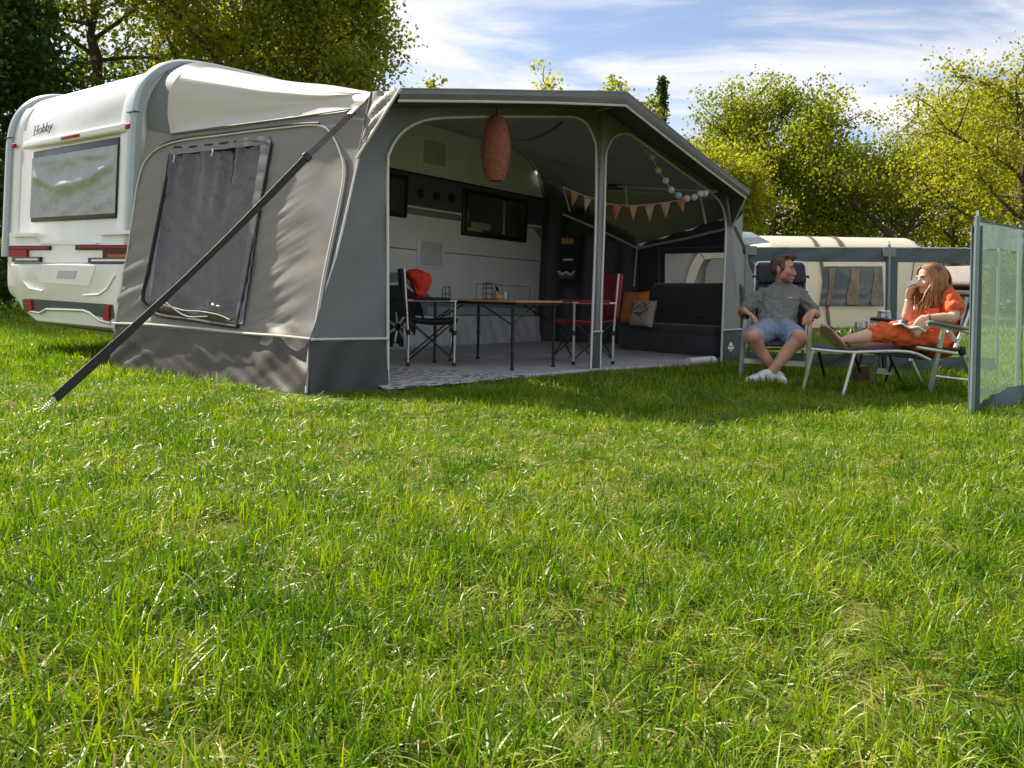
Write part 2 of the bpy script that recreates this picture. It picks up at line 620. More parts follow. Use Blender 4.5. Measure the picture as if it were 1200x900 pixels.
# ------------------------------------------------------------------ the ground
def ground_material():
    m = bpy.data.materials.new('lawn_soil_and_thatch')
    m.use_nodes = True
    t = m.node_tree
    p = t.nodes['Principled BSDF']
    p.inputs['Roughness'].default_value = .9
    p.inputs['Specular IOR Level'].default_value = .1
    g = nd(t, 'ShaderNodeNewGeometry')
    a = nd(t, 'ShaderNodeTexNoise')
    a.inputs['Scale'].default_value = 9
    a.inputs['Detail'].default_value = 8
    b = nd(t, 'ShaderNodeTexNoise')
    b.inputs['Scale'].default_value = .35
    b.inputs['Detail'].default_value = 5
    t.links.new(g.outputs['Position'], a.inputs['Vector'])
    t.links.new(g.outputs['Position'], b.inputs['Vector'])
    r1 = nd(t, 'ShaderNodeValToRGB')
    e = r1.color_ramp.elements
    e[0].position, e[0].color = .3, (.05, .062, .010, 1)
    e[1].position, e[1].color = .72, (.16, .165, .035, 1)
    t.links.new(a.outputs['Fac'], r1.inputs[0])
    mx = nd(t, 'ShaderNodeMix', data_type='RGBA', blend_type='MULTIPLY')
    mx.inputs['Factor'].default_value = .5
    r2 = nd(t, 'ShaderNodeValToRGB')
    e = r2.color_ramp.elements
    e[0].position, e[0].color = .35, (.75, .8, .7, 1)
    e[1].position, e[1].color = .65, (1, 1, .8, 1)
    t.links.new(b.outputs['Fac'], r2.inputs[0])
    t.links.new(r1.outputs[0], mx.inputs['A'])
    t.links.new(r2.outputs[0], mx.inputs['B'])
    t.links.new(mx.outputs['Result'], p.inputs['Base Color'])
    bp = nd(t, 'ShaderNodeBump')
    bp.inputs['Strength'].default_value = .7
    bp.inputs['Distance'].default_value = .04
    t.links.new(a.outputs['Fac'], bp.inputs['Height'])
    t.links.new(bp.outputs[0], p.inputs['Normal'])
    return m


gm = MB()
gm.grid(lambda u, v: Vector(((u - .5) * 900, v * 900 - 100, 0)), 12, 12)
ground = gm.build('ground', ground_material(), smooth=False)
kind(ground, 'structure')


# ------------------------------------------------------------------ caravan frame (survey of the photo, reduced to a floor plan)
ang = R_(38)
CO = gr(150, 429)
CU_ = Vector((math.sin(ang), math.cos(ang), -.014)).normalized()
CV_ = Vector((-math.cos(ang), math.sin(ang), .02))
CV_ = (CV_ - CU_ * CV_.dot(CU_)).normalized()
CW_ = CU_.cross(CV_)
CAX = (CU_, CV_, CW_)
CW = 2.86


def CP(u, v, w):
    return CO + CU_ * u + CV_ * v + CW_ * w


def sideuw(px, py, v=0.0):
    p = onp(px, py, CO + CV_ * v, CV_) - CO
    return p.dot(CU_), p.dot(CW_)


def rearvw(px, py, u=0.0):
    p = onp(px, py, CO + CU_ * u, CU_) - CO
    return p.dot(CV_), p.dot(CW_)


# awning ground plan
A0 = gr(128, 432)
B0 = gr(360, 463)
C0 = gr(698, 435)
D0 = gr(844, 425)
K0 = Vector((2.90, 10.25, 0))
G0 = gr(745, 405)
E0 = CP(6.35, -.05, 0)
E0.z = 0

# ------------------------------------------------------------------ grass: blades in tufts, scattered over the lawn
def grass_material():
    m = leaf_mat('grass_blade', (.030, .088, .003), (.128, .240, .005), (.33, .39, .010), trans=.42, spec=.26, rough=.36)
    t = m.node_tree
    at = [n for n in t.nodes if n.type == 'ATTRIBUTE'][0]
    cr = [n for n in t.nodes if n.type == 'VALTORGB'][0]
    el = cr.color_ramp.elements
    el[2].position = .86
    k = el.new(.95)
    k.color = (.40, .36, .14, 1)
    g = nd(t, 'ShaderNodeNewGeometry')
    nz = nd(t, 'ShaderNodeTexNoise')
    nz.inputs['Scale'].default_value = 2.6
    nz.inputs['Detail'].default_value = 4
    t.links.new(g.outputs['Position'], nz.inputs['Vector'])
    mr = nd(t, 'ShaderNodeMapRange')
    mr.inputs['From Min'].default_value = .3
    mr.inputs['From Max'].default_value = .7
    mr.inputs['To Min'].default_value = -.30
    mr.inputs['To Max'].default_value = .24
    t.links.new(nz.outputs['Fac'], mr.inputs['Value'])
    ad = nd(t, 'ShaderNodeMath', operation='ADD')
    t.links.new(at.outputs['Fac'], ad.inputs[0])
    t.links.new(mr.outputs[0], ad.inputs[1])
    t.links.new(ad.outputs[0], cr.inputs[0])
    return m


m_grass = grass_material()
m_clover = leaf_mat('clover_leaf', (.10, .19, .012), (.15, .25, .014), (.22, .31, .02), .4, .12, .7)


def mesh_np(name, verts, faces, mat, tone=None, smooth=True):
    """verts (n,3), faces (m,k) -> mesh, with an optional per-point tone"""
    me = bpy.data.meshes.new(name)
    n, (m_, k) = len(verts), faces.shape
    me.vertices.add(n)
    me.vertices.foreach_set('co', np.ascontiguousarray(verts, dtype=np.float32).ravel())
    me.loops.add(m_ * k)
    me.loops.foreach_set('vertex_index', np.ascontiguousarray(faces, dtype=np.int32).ravel())
    me.polygons.add(m_)
    me.polygons.foreach_set('loop_start', np.arange(0, m_ * k, k, dtype=np.int32))
    me.polygons.foreach_set('loop_total', np.full(m_, k, dtype=np.int32))
    if smooth:
        me.polygons.foreach_set('use_smooth', np.ones(m_, dtype=bool))
    me.update(calc_edges=True)
    if tone is not None:
        a = me.attributes.new('tone', 'FLOAT', 'POINT')
        a.data.foreach_set('value', np.ascontiguousarray(tone, dtype=np.float32))
    me.materials.append(mat)
    return me


def tuft_mesh(name, nb, rad, lmin, lmax, width, rng, seg=4, straw=.1, flatness=1.0):
    V_, F_, T_ = [], [], []
    o = 0
    for b in range(nb):
        r = rad * math.sqrt(rng.random())
        a = rng.random() * 6.283
        base = np.array([r * math.cos(a), r * math.sin(a), -.004])
        az = a + rng.normal(0, .9)
        L = rng.uniform(lmin, lmax)
        dead = rng.random() < straw
        lean = rng.uniform(1.1, 1.5) if dead else min(1.35, abs(rng.normal(.5, .42)) * flatness)
        bend = rng.uniform(.2, 1.6)
        w = width * rng.uniform(.7, 1.3)
        tone = rng.uniform(.97, 1.12) if dead else np.clip(rng.normal(.46, .2), 0.02, .84)
        d = np.array([math.cos(az), math.sin(az)])
        sd = np.array([-d[1], d[0], 0.])
        tw = rng.uniform(-.8, .8)
        sd = sd * math.cos(tw) + np.array([0, 0, 1.]) * math.sin(tw)
        p = base.copy()
        for s in range(seg + 1):
            f = s / seg
            th = lean + bend * f * f
            ww = w * (1 - f ** 2.2) * .5 + .0001
            V_.append(p - sd * ww)
            V_.append(p + sd * ww)
            T_ += [tone + .06 * f - .03] * 2
            p = p + np.array([d[0] * math.sin(th), d[1] * math.sin(th), math.cos(th)]) * (L / seg)
        for s in range(seg):
            q = o + 2 * s
            F_.append((q, q + 1, q + 3, q + 2))
        o += 2 * (seg + 1)
    return mesh_np(name, np.array(V_), np.array(F_), m_grass, np.array(T_))


def clover_mesh(name, rng):
    V_, F_, T_ = [], [], []
    for c in range(5):
        x, y, h = rng.normal(0, .03), rng.normal(0, .03), rng.uniform(.025, .05)
        for l in range(3):
            a = l * 2.094 + rng.random()
            cx_, cy_ = x + math.cos(a) * .011, y + math.sin(a) * .011
            o = len(V_)
            V_.append((cx_, cy_, h - .002))
            for k in range(7):
                b = k * 6.283 / 7
                V_.append((cx_ + .0105 * math.cos(b), cy_ + .0105 * math.sin(b), h + .003))
            for k in range(7):
                F_.append((o, o + 1 + k, o + 1 + (k + 1) % 7))
            T_ += [.18 + .1 * rng.random()] * 8
    return mesh_np(name, np.array(V_), np.array(F_), m_clover, np.array(T_), smooth=True)


def inside(poly, x, y):
    c = np.zeros(len(x), bool)
    n = len(poly)
    for i in range(n):
        x1, y1, x2, y2 = poly[i][0], poly[i][1], poly[i - 1][0], poly[i - 1][1]
        if abs(y2 - y1) < 1e-9:
            continue
        c ^= ((y1 > y) != (y2 > y)) & (x < (x2 - x1) * (y - y1) / (y2 - y1) + x1)
    return c


def shrink(poly, k):
    cx_ = sum(p[0] for p in poly) / len(poly)
    cy_ = sum(p[1] for p in poly) / len(poly)
    return [(cx_ + (p[0] - cx_) * k, cy_ + (p[1] - cy_) * k) for p in poly]


def grass_field(name, y0, y1, dens, meshes, smin, smax, seed, spread=.70):
    rng = np.random.default_rng(seed)
    col = bpy.data.collections.new(name + '_tufts')
    for k, me in enumerate(meshes):
        so = bpy.data.objects.new('grass_tuft_%02d' % k, me)
        col.objects.link(so)
    xm = spread * y1 + .6
    n = int((y1 - y0) * 2 * xm * dens)
    y = rng.uniform(y0, y1, n)
    x = rng.uniform(-xm, xm, n)
    keep = np.abs(x) < spread * y + .6
    fl = [(p.x, p.y) for p in (CP(.3, .45, 0), A0, B0, C0, D0, K0, G0, E0, CP(6.2, .5, 0))]
    keep &= ~inside(shrink(fl, 1.025), x, y)
    # patchy sward: thin it where the lawn is worn
    pn = np.sin(x * 2.1 + 1.3 * np.sin(y * 1.7)) * np.sin(y * 2.6 + 1.1 * np.sin(x * 1.3 + 2))
    keep &= rng.random(n) < np.clip(.9 + .18 * pn, .6, 1)
    x, y, pn = x[keep], y[keep], pn[keep]
    n = len(x)
    me = bpy.data.meshes.new(name)
    me.vertices.add(n)
    me.vertices.foreach_set('co', np.stack([x, y, np.zeros(n)], 1).astype(np.float32).ravel())
    big = np.sin(x * .9 + 2 + np.sin(y * 1.1)) * np.sin(y * 1.25 + .6 * np.sin(x))
    sc = rng.uniform(smin, smax, n) * (1 + .22 * big)
    # trodden shorter in front of the awning
    fd = (D0 - B0).normalized()
    dist = -((x - B0.x) * -fd.y + (y - B0.y) * fd.x)
    along = (x - B0.x) * fd.x + (y - B0.y) * fd.y
    tr_ = (dist < .9) & (dist > -.3) & (along > -.2) & (along < 5.2)
    sc = np.where(tr_, sc * np.clip(.45 + .55 * dist / .9, .45, 1), sc)
    rot = np.stack([rng.normal(0, .12, n), rng.normal(0, .12, n), rng.uniform(0, 6.283, n)], 1)
    for nm, ty, val in (('rot', 'FLOAT_VECTOR', rot), ('scl', 'FLOAT', sc), ('idx', 'INT', rng.integers(0, len(meshes), n))):
        a = me.attributes.new(nm, ty, 'POINT')
        if ty == 'FLOAT_VECTOR':
            a.data.foreach_set('vector', val.astype(np.float32).ravel())
        elif ty == 'INT':
            a.data.foreach_set('value', val.astype(np.int32))
        else:
            a.data.foreach_set('value', val.astype(np.float32))
    me.update()
    o = bpy.data.objects.new(name, me)
    COL.objects.link(o)
    ng = bpy.data.node_groups.new(name, 'GeometryNodeTree')
    ng.interface.new_socket('Geometry', in_out='INPUT', socket_type='NodeSocketGeometry')
    ng.interface.new_socket('Geometry', in_out='OUTPUT', socket_type='NodeSocketGeometry')
    gi, go = ng.nodes.new('NodeGroupInput'), ng.nodes.new('NodeGroupOutput')
    mp = ng.nodes.new('GeometryNodeMeshToPoints')
    ip = ng.nodes.new('GeometryNodeInstanceOnPoints')
    ci = ng.nodes.new('GeometryNodeCollectionInfo')
    ci.inputs['Collection'].default_value = col
    ci.inputs['Separate Children'].default_value = True
    ci.inputs['Reset Children'].default_value = True
    ip.inputs['Pick Instance'].default_value = True
    ng.links.new(gi.outputs[0], mp.inputs['Mesh'])
    ng.links.new(mp.outputs[0], ip.inputs['Points'])
    ng.links.new(ci.outputs[0], ip.inputs['Instance'])
    for nm, ty, sock in (('rot', 'FLOAT_VECTOR', 'Rotation'), ('scl', 'FLOAT', 'Scale'), ('idx', 'INT', 'Instance Index')):
        na = ng.nodes.new('GeometryNodeInputNamedAttribute')
        na.data_type = ty
        na.inputs['Name'].default_value = nm
        ng.links.new(na.outputs['Attribute'], ip.inputs[sock])
    ng.links.new(ip.outputs[0], go.inputs[0])
    md = o.modifiers.new('scatter', 'NODES')
    md.node_group = ng
    kind(o, 'stuff')
    o['label'] = 'bright green lawn grass with straw coloured blades'
    return o


_r = np.random.default_rng(5)
near_t = [tuft_mesh('grass_near', 40, .080, .04, .105, .0042, _r, 5, .2) for _ in range(7)] + \
         [tuft_mesh('grass_near_flat', 44, .09, .05, .12, .0042, _r, 5, .28, 2.4) for _ in range(12)] + []
mid_t = [tuft_mesh('grass_mid', 44, .11, .035, .085, .0052, _r, 4, .18) for _ in range(6)] + \
        [tuft_mesh('grass_mid_flat', 42, .12, .045, .105, .0052, _r, 4, .26, 2.3) for _ in range(12)]
far_t = [tuft_mesh('grass_far', 46, .22, .04, .10, .0095, _r, 2, .10) for _ in range(5)]
vfar_t = [tuft_mesh('grass_distant', 50, .55, .05, .12, .024, _r, 2, .08) for _ in range(4)]
grass_field('grass', .75, 2.7, 460, near_t, .65, 1.02, 1)
grass_field('grass', 2.6, 6.2, 250, mid_t, .65, 1.0, 2)
grass_field('grass', 6.1, 16, 60, far_t, .75, 1.1, 3)
grass_field('grass', 15.8, 48, 7, vfar_t, .8, 1.1, 4)


# ------------------------------------------------------------------ trees
def leaves_mesh(name, centers, per, sigma, size, mat, rng, tone_c, flat=.8):
    """many small folded leaf faces spread round the twig ends"""
    n = len(centers) * per
    c = np.repeat(np.asarray(centers), per, 0)
    tc = np.repeat(np.asarray(tone_c), per)
    p = c + rng.normal(0, 1, (n, 3)) * np.array([sigma, sigma, sigma * flat])
    d = rng.normal(0, 1, (n, 3))
    d /= np.linalg.norm(d, axis=1, keepdims=True)
    q = rng.normal(0, 1, (n, 3))
    s = np.cross(d, q)
    s /= np.linalg.norm(s, axis=1, keepdims=True)
    nn = np.cross(d, s)
    L = size * rng.uniform(.6, 1.3, (n, 1))
    w = L * .42
    v0 = p - d * L * .5
    v1 = p + s * w + nn * w * .35
    v2 = p + d * L * .5
    v3 = p - s * w + nn * w * .35
    verts = np.stack([v0, v1, v2, v3], 1).reshape(-1, 3)
    i = np.arange(n)[:, None] * 4
    faces = np.concatenate([i + np.array([[0, 1, 2]]), i + np.array([[0, 2, 3]])], 0)
    tone = np.repeat(np.clip(tc + rng.normal(0, .13, n), 0, 1), 4)
    return mesh_np(name, verts, faces, mat, tone, smooth=False)


def tree(label, base, H, rad, mat, bark, seed, first=.3, nlimb=11, nsub=5, ntwig=4, per=26, size=.2, sigma=.45, trunk_r=.22, fork=0, rise=.7, group=None, name='tree', lean=(0, 0), topfill=1.0):
    rng = np.random.default_rng(seed)
    root = thing(name, label, 'tree', base, group)
    tm = MB()
    base = Vector(base)
    tips, tones = [], []

    def branch(p, d, L, r, nseg, up, wob):
        pts = [p.copy()]
        d = d.normalized()
        for k in range(nseg):
            d = (d + Vector(rng.normal(0, wob, 3)) + Vector((0, 0, up / nseg))).normalized()
            p = p + d * (L / nseg)
            pts.append(p.copy())
        tm.tube(pts, [r * (1 - .8 * k / nseg) + .006 for k in range(nseg + 1)], 6 if r > .05 else 4, cap=False)
        return pts

    trunks = []
    if fork:
        sp = base + Vector((lean[0] * first, lean[1] * first, H * first))
        tm.tube([base + Vector((0, 0, -.1)), base + (sp - base) * .5 + Vector((.06, 0, 0)), sp], [trunk_r * 1.3, trunk_r, trunk_r * .92], 9, cap=False)
        for k in range(fork):
            a = math.pi * 2 * k / fork + .35
            trunks.append(branch(sp, Vector((math.cos(a) * .62, math.sin(a) * .4, 1)), H * (1 - first) * .9, trunk_r * .72, 7, .25, .13))
    else:
        pts = [base + Vector((0, 0, -.1))]
        for k in range(1, 9):
            f = k / 8
            pts.append(base + Vector((lean[0] * f + rng.normal(0, .012 * H), lean[1] * f + rng.normal(0, .012 * H), H * .93 * f)))
        tm.tube(pts, [trunk_r * (1.25 if k == 0 else 1 - .86 * k / 8) for k in range(9)], 9, cap=False)
        trunks.append(pts)
    for tp in trunks:
        m = len(tp) - 1
        nl = max(4, int(nlimb / len(trunks)))
        for k in range(nl):
            f = (first if not fork else .12) + (1 - (first if not fork else .12)) * (k + rng.random() * .8) / nl
            f = min(f, .99)
            i = min(int(f * m), m - 1)
            p = tp[i].lerp(tp[i + 1], f * m - i)
            a = k * 2.4 + rng.normal(0, .4)
            fh = (p.z - base.z) / H
            # rounded crown: longest limbs a little above the middle
            Ll = rad * max(.25, math.sin(math.pi * min(1, max(.12, (fh - first * .55) / (1.06 - first * .55)))) ** .7) * rng.uniform(.75, 1.1)
            up = rise * rng.uniform(.7, 1.3)
            lp = branch(p, Vector((math.cos(a), math.sin(a), up)), Ll, trunk_r * .38 * (1 - .55 * fh), 6, .25, .16)
            tone_l = .5 + rng.normal(0, .13)
            for s in range(nsub):
                g = .3 + .7 * (s + rng.random()) / nsub
                j = min(int(g * 6), 5)
                q = lp[j].lerp(lp[j + 1], min(1, g * 6 - j))
                dirv = (lp[j + 1] - lp[j]).normalized()
                sd = Vector(rng.normal(0, 1, 3))
                sp_ = branch(q, dirv * .6 + sd * .75 + Vector((0, 0, .1)), Ll * .46 * rng.uniform(.6, 1.1), trunk_r * .12, 4, .2, .2)
                for w in range(ntwig):
                    h = (w + .6 * rng.random() + .3) / ntwig
                    jj = min(int(h * 4), 3)
                    c = sp_[jj].lerp(sp_[jj + 1], min(1, h * 4 - jj)) + Vector(rng.normal(0, sigma * .6, 3))
                    if c.z < base.z + .25:
                        c.z = base.z + .25 + rng.random()
                    tips.append((c.x, c.y, c.z))
                    tones.append(tone_l + rng.normal(0, .08))
    trunk = tm.build('trunk', bark, root)
    me = leaves_mesh('crown', tips, int(per * 1.35), sigma * .74, size * .92, mat, rng, tones, .65)
    cr = bpy.data.objects.new('crown', me)
    COL.objects.link(cr)
    put(cr, root)
    kind(cr, 'stuff')
    return root


m_bark = M('grey_brown_bark', (.075, .058, .042), .9, .35, 6, bump=.8, bscale=14, stretch=(3, 3, .6))
l_gold = leaf_mat('spring_leaf_gold', (.15, .17, .016), (.27, .28, .03), (.42, .40, .05), .55)
l_mid = leaf_mat('spring_leaf_green', (.10, .13, .014), (.20, .23, .024), (.34, .34, .042), .55)
l_deep = leaf_mat('deep_leaf_green', (.05, .085, .010), (.10, .15, .018), (.18, .23, .026), .5)
l_dark = leaf_mat('dark_hedge_leaf', (.03, .06, .012), (.055, .10, .02), (.095, .15, .028), .45)


def far(px, Y):
    p = pt(px, 352, Y)
    return Vector((p.x, p.y, 0))


G_L, G_R, G_B = 'leafy trees behind the white caravan', 'spring trees behind the seated couple', 'treetops above the awning roof'
tree('dark green hedge tree at the far left, left of the caravan', far(-75, 21), 11, 3.4, l_dark, m_bark, 21, .05, 22, 6, 4, 70, .17, .5, .2, rise=.4, group=G_L)
tree('golden green tree arching over the left end of the caravan', far(105, 26), 15, 6.2, l_gold, m_bark, 22, .16, 24, 6, 5, 34, .15, .5, .26, rise=.35, group=G_L)
tree('tall tree with a straight dark trunk above the caravan roof', far(278, 25), 17, 4.1, l_gold, m_bark, 23, .2, 24, 6, 5, 34, .15, .5, .24, rise=.4, group=G_L)
tree('tree with gold tipped leaves left of the awning peak', far(366, 24), 11.8, 2.6, l_mid, m_bark, 24, .15, 24, 6, 5, 40, .15, .42, .22, rise=.5, group=G_L)
tree('deep green tree filling the gap behind the caravan roof', far(205, 32), 16, 5.6, l_deep, m_bark, 25, .08, 22, 5, 5, 20, .20, .6, .28, rise=.4, group=G_L)
tree('deep green tree standing behind the gold tipped tree', far(325, 31), 13.5, 3.6, l_deep, m_bark, 26, .08, 22, 5, 5, 30, .19, .5, .26, rise=.5, group=G_L)
tree('deep green tree behind the dark hedge at the left edge', far(30, 30), 15, 5.5, l_deep, m_bark, 27, .08, 22, 5, 5, 22, .20, .55, .26, rise=.5, group=G_L)

tree('small thin treetop peeping out right of the big left trees', far(490, 34), 9.75, 1.3, l_mid, m_bark, 31, .3, 9, 3, 3, 9, .2, .3, .1, rise=1.2, group=G_B)
tree('small sparse treetop above the middle of the awning roof', far(650, 36), 10.1, 2.2, l_gold, m_bark, 32, .3, 10, 4, 3, 9, .22, .3, .12, rise=1.3, group=G_B)
tree('small treetop just left of the dark conifer', far(735, 36), 10.2, 1.9, l_mid, m_bark, 33, .3, 10, 4, 3, 12, .22, .3, .12, rise=1.2, group=G_B)

tree('big green tree right of the awning with an open crown', far(905, 30), 7.5, 3.5, l_mid, m_bark, 41, .16, 24, 7, 5, 36, .125, .38, .24, rise=.62, group=G_R)
tree('bright yellow green tree touching the awning roof edge', far(826, 26), 5.2, 2.4, l_gold, m_bark, 42, .1, 22, 6, 5, 38, .12, .36, .16, rise=.5, group=G_R)
tree('low dark green tree between awning and forked trunk', far(965, 33), 5.6, 3.2, l_deep, m_bark, 43, .12, 22, 6, 5, 36, .15, .45, .2, rise=.5, group=G_R)
tree('sparse tree with a forked dark trunk behind the cream tent', far(1048, 27), 6.0, 2.4, l_mid, m_bark, 44, .42, 15, 5, 4, 22, .115, .36, .17, fork=2, rise=.5, group=G_R)
tree('tall golden tree at the right edge with a thick dark trunk', far(1204, 22), 6.6, 3.2, l_gold, m_bark, 45, .34, 18, 6, 5, 24, .10, .36, .2, rise=.45, group=G_R, lean=(-.2, 0))
tree('golden tree with a slim trunk right of the forked tree', far(1118, 28), 7.3, 3.0, l_gold, m_bark, 46, .36, 17, 6, 5, 22, .115, .38, .16, rise=.5, group=G_R)
tree('far green tree showing through the gap beside the fork', far(1020, 42), 7.2, 4.6, l_mid, m_bark, 47, .10, 18, 6, 4, 34, .17, .5, .2, rise=.5, group=G_R)
tree('far green tree behind the right edge of the windscreen', far(1165, 42), 8.2, 4.6, l_mid, m_bark, 48, .08, 20, 6, 4, 36, .18, .55, .2, rise=.5, group=G_R)


def conifer(label, base, H, rad, seed):
    rng = np.random.default_rng(seed)
    root = thing('conifer', label, 'tree', base)
    b = Vector(base)
    tm = MB()
    tm.tube([b, b + Vector((0, 0, H))], [.16, .02], 7, cap=False)
    tips, tones = [], []
    for k in range(90):
        f = .1 + .9 * k / 90
        for q in range(4):
            a = rng.random() * 6.28
            L = rad * (1.05 - f) ** .6 * rng.uniform(.4, 1.1)
            for s in (.35, .7, 1.0):
                tips.append((b.x + math.cos(a) * L * s, b.y + math.sin(a) * L * s, b.z + H * f - .25 * L * s))
                tones.append(.4)
    tm.build('trunk', m_bark, root)
    me = leaves_mesh('crown', tips, 7, .1, .16, l_dark, rng, tones)
    cr = bpy.data.objects.new('crown', me)
    COL.objects.link(cr)
    put(cr, root)
    kind(cr, 'stuff')


conifer('thin dark conifer spire right of the awning peak', far(772, 38), 11.0, .42, 51)

# the wood beyond the field closes the horizon
wm_t, wm_c = [], []
_w = np.random.default_rng(77)
for k in range(1500):
    a = _w.uniform(-1.15, 1.15)
    d = _w.uniform(52, 62)
    hmax = 3.0 + .8 * math.sin(a * 9) + .6 * math.sin(a * 23 + 1)
    wm_t.append((d * math.sin(a), d * math.cos(a), _w.uniform(.1, hmax)))
    wm_c.append(.45 + .2 * math.sin(a * 31) + _w.normal(0, .1))
wo_ = bpy.data.objects.new('woodland', leaves_mesh('woodland', wm_t, 60, .8, .42, l_mid, _w, wm_c))
COL.objects.link(wo_)
kind(wo_, 'stuff')
wo_['label'] = 'far wood closing the edge of the field'

# ------------------------------------------------------------------ caravan
cv = thing('caravan', 'long white caravan with foil covered rear window behind the grey awning', 'caravan', CO)
PROF = [(.12, .50), (.02, .62), (0, .9), (0, 1.3), (0, 1.7), (0, 2.1), (.005, 2.3), (.03, 2.48), (.09, 2.63), (.19, 2.755), (.33, 2.84), (.52, 2.885), (.9, 2.915), (1.7, 2.935), (3.2, 2.945), (4.8, 2.945), (5.5, 2.93), (5.83, 2.87), (6.07, 2.74), (6.26, 2.50), (6.45, 2.12), (6.58, 1.7), (6.64, 1.3), (6.58, .9), (6.46, .65), (6.22, .46)]


def prof_smooth(k=4):
    P = catmull([Vector((a, b, 0)) for a, b in PROF], k)
    return [(p.x, p.y) for p in P]


PS = prof_smooth()


def offs(P, d):
    out = []
    for i, p in enumerate(P):
        a, b = P[max(0, i - 1)], P[min(len(P) - 1, i + 1)]
        t = Vector((b[0] - a[0], b[1] - a[1])).normalized()
        out.append((p[0] - t.y * d, p[1] + t.x * d))
    return out


body = MB()
edge_r = .035
rings = []
for v, ins in ((0, edge_r), (edge_r * .3, edge_r * .3), (edge_r, 0), (CW - edge_r, 0), (CW - edge_r * .3, edge_r * .3), (CW, edge_r)):
    rings.append([CP(a, v, b) for a, b in offs(PS, -ins)])
body.loft(rings, cap=True)
cb = body.build('body', m_white, cv, angle=35)


def band(v0, v1, d0, d1, i0, i1):
    """raised strip following the caravan outline from point i0 to i1"""
    inn, outp = offs(PS, d0)[i0:i1], offs(PS, d1)[i0:i1]
    mid = offs(PS, (d0 + d1 * 3) / 4)[i0:i1]
    loops = []
    for k in range(len(inn)):
        loops.append([CP(inn[k][0], v0, inn[k][1]), CP(mid[k][0], v0, mid[k][1]), CP(outp[k][0], v0 + (v1 - v0) * .22, outp[k][1]), CP(outp[k][0], v1 - (v1 - v0) * .22, outp[k][1]), CP(mid[k][0], v1, mid[k][1]), CP(inn[k][0], v1, inn[k][1])])
    return MB().loft(loops, cap=True)


iR0 = 9
iR1 = 74
band(-.035, .10, -.02, .055, iR0, iR1).build('roof_edge_rail', m_arch, cv)
band(CW - .10, CW + .035, -.02, .055, iR0, iR1).build('roof_edge_rail', m_arch, cv)
band(.10, .30, -.02, .022, iR0, 34).build('corner_pillar', m_white, cv)
band(CW - .30, CW - .10, -.02, .022, iR0, 34).build('corner_pillar', m_white, cv)
# joint seams across the rails
for vv in ((-.037, .103), (CW - .103, CW + .037)):
    MB().box(CP(-.03, (vv[0] + vv[1]) / 2, 2.33), (.062, vv[1] - vv[0], .008), CAX).build('rail_joint', m_black, cv)


def rpoly(pxs, u=0.0):
    return [rearvw(x, y, u) for x, y in pxs]


def rprism(pxs, u_back, u_front, name, mat, parent=cv, src_u=None, **kw):
    """solid on the rear wall from an outline; u runs forward into the caravan"""
    vw = rpoly(pxs, u_front if src_u is None else src_u)
    mb = MB().prism([CP(u_front, v, w) for v, w in vw], CU_ * (u_back - u_front))
    return mb.build(name, mat, parent, smooth=False, fix=True, **kw)


# grab rail under the curved roof panel
rl = MB()
v0, w0 = rearvw(30, 172, -.03)
v1, w1 = rearvw(148, 148, -.03)
w_r = (w0 + w1) / 2
rl.rbox(CP(-.03, (v0 + v1) / 2, w_r), (.07, abs(v0 - v1), .085), .025, CAX)
rail = rl.build('grab_rail', m_white, cv)
MB().rbox(CP(-.07, rearvw(82, 161, -.07)[0], w_r - .005), (.012, .40, .032), .005, CAX).build('brake_light', m_red, rail)
for px, py in ((17, 171), (151, 148)):
    v, w = rearvw(px, py, -.045)
    MB().rbox(CP(-.05, v, w), (.03, .085, .05), .012, CAX).build('marker_light', m_red, cv)
# maker's lettering on the curved panel
def stroke_text(strokes, x0, y0, sx, sy, u, th, name, mat, parent):
    mb = MB()
    for s in strokes:
        P = []
        for a, b in s:
            v, w = rearvw(x0 + a * sx, y0 + b * sy - a * sx * .36, u)
            P.append(CP(u + max(0, (w - 2.25)) ** 2 * .25, v, w))
        if len(P) > 2:
            P = catmull(P, 3)
        mb.tube(P, th, 5)
    return mb.build(name, mat, parent)


HOB = [[(0.9, 0), (.1, 10)], [(2.9, 0), (2.1, 10)], [(.6, 5), (2.5, 5)], [(.4, 0), (1.4, 0)], [(2.4, 0), (3.4, 0)], [(-.4, 10), (.6, 10)], [(1.6, 10), (2.6, 10)],
       [(4.6, 4), (3.6, 5.5), (3.6, 9), (4.4, 10), (5.3, 8.5), (5.3, 5), (4.6, 4)],
       [(6.8, 0), (6.2, 10)], [(6.4, 6), (7.3, 4), (8.0, 6), (7.6, 9.5), (6.3, 10)],
       [(9.3, 0), (8.7, 10)], [(8.9, 6), (9.8, 4), (10.5, 6), (10.1, 9.5), (8.8, 10)],
       [(11.4, 4), (12.0, 9.5)], [(13.5, 4), (12.0, 9.5), (11.0, 13), (10.3, 12.6)]]
stroke_text(HOB, 39.5, 148.5, 1.62, 1.02, -.012, .0045, 'lettering', m_dkprint, cv)

# rear window: black surround and the foil mat hung in it
wv = [rearvw(*p, -.02) for p in ((38, 177), (138, 162), (138, 256), (38, 260))]
wa, wb = (wv[1][0] + wv[2][0]) / 2, (wv[0][0] + wv[3][0]) / 2
wlo, whi = (wv[2][1] + wv[3][1]) / 2, (wv[0][1] + wv[1][1]) / 2
rw = MB().rbox(CP(-.012, (wa + wb) / 2, (wlo + whi) / 2), (.03, wb - wa, whi - wlo), .014, CAX).build('rear_window', m_black, cv)


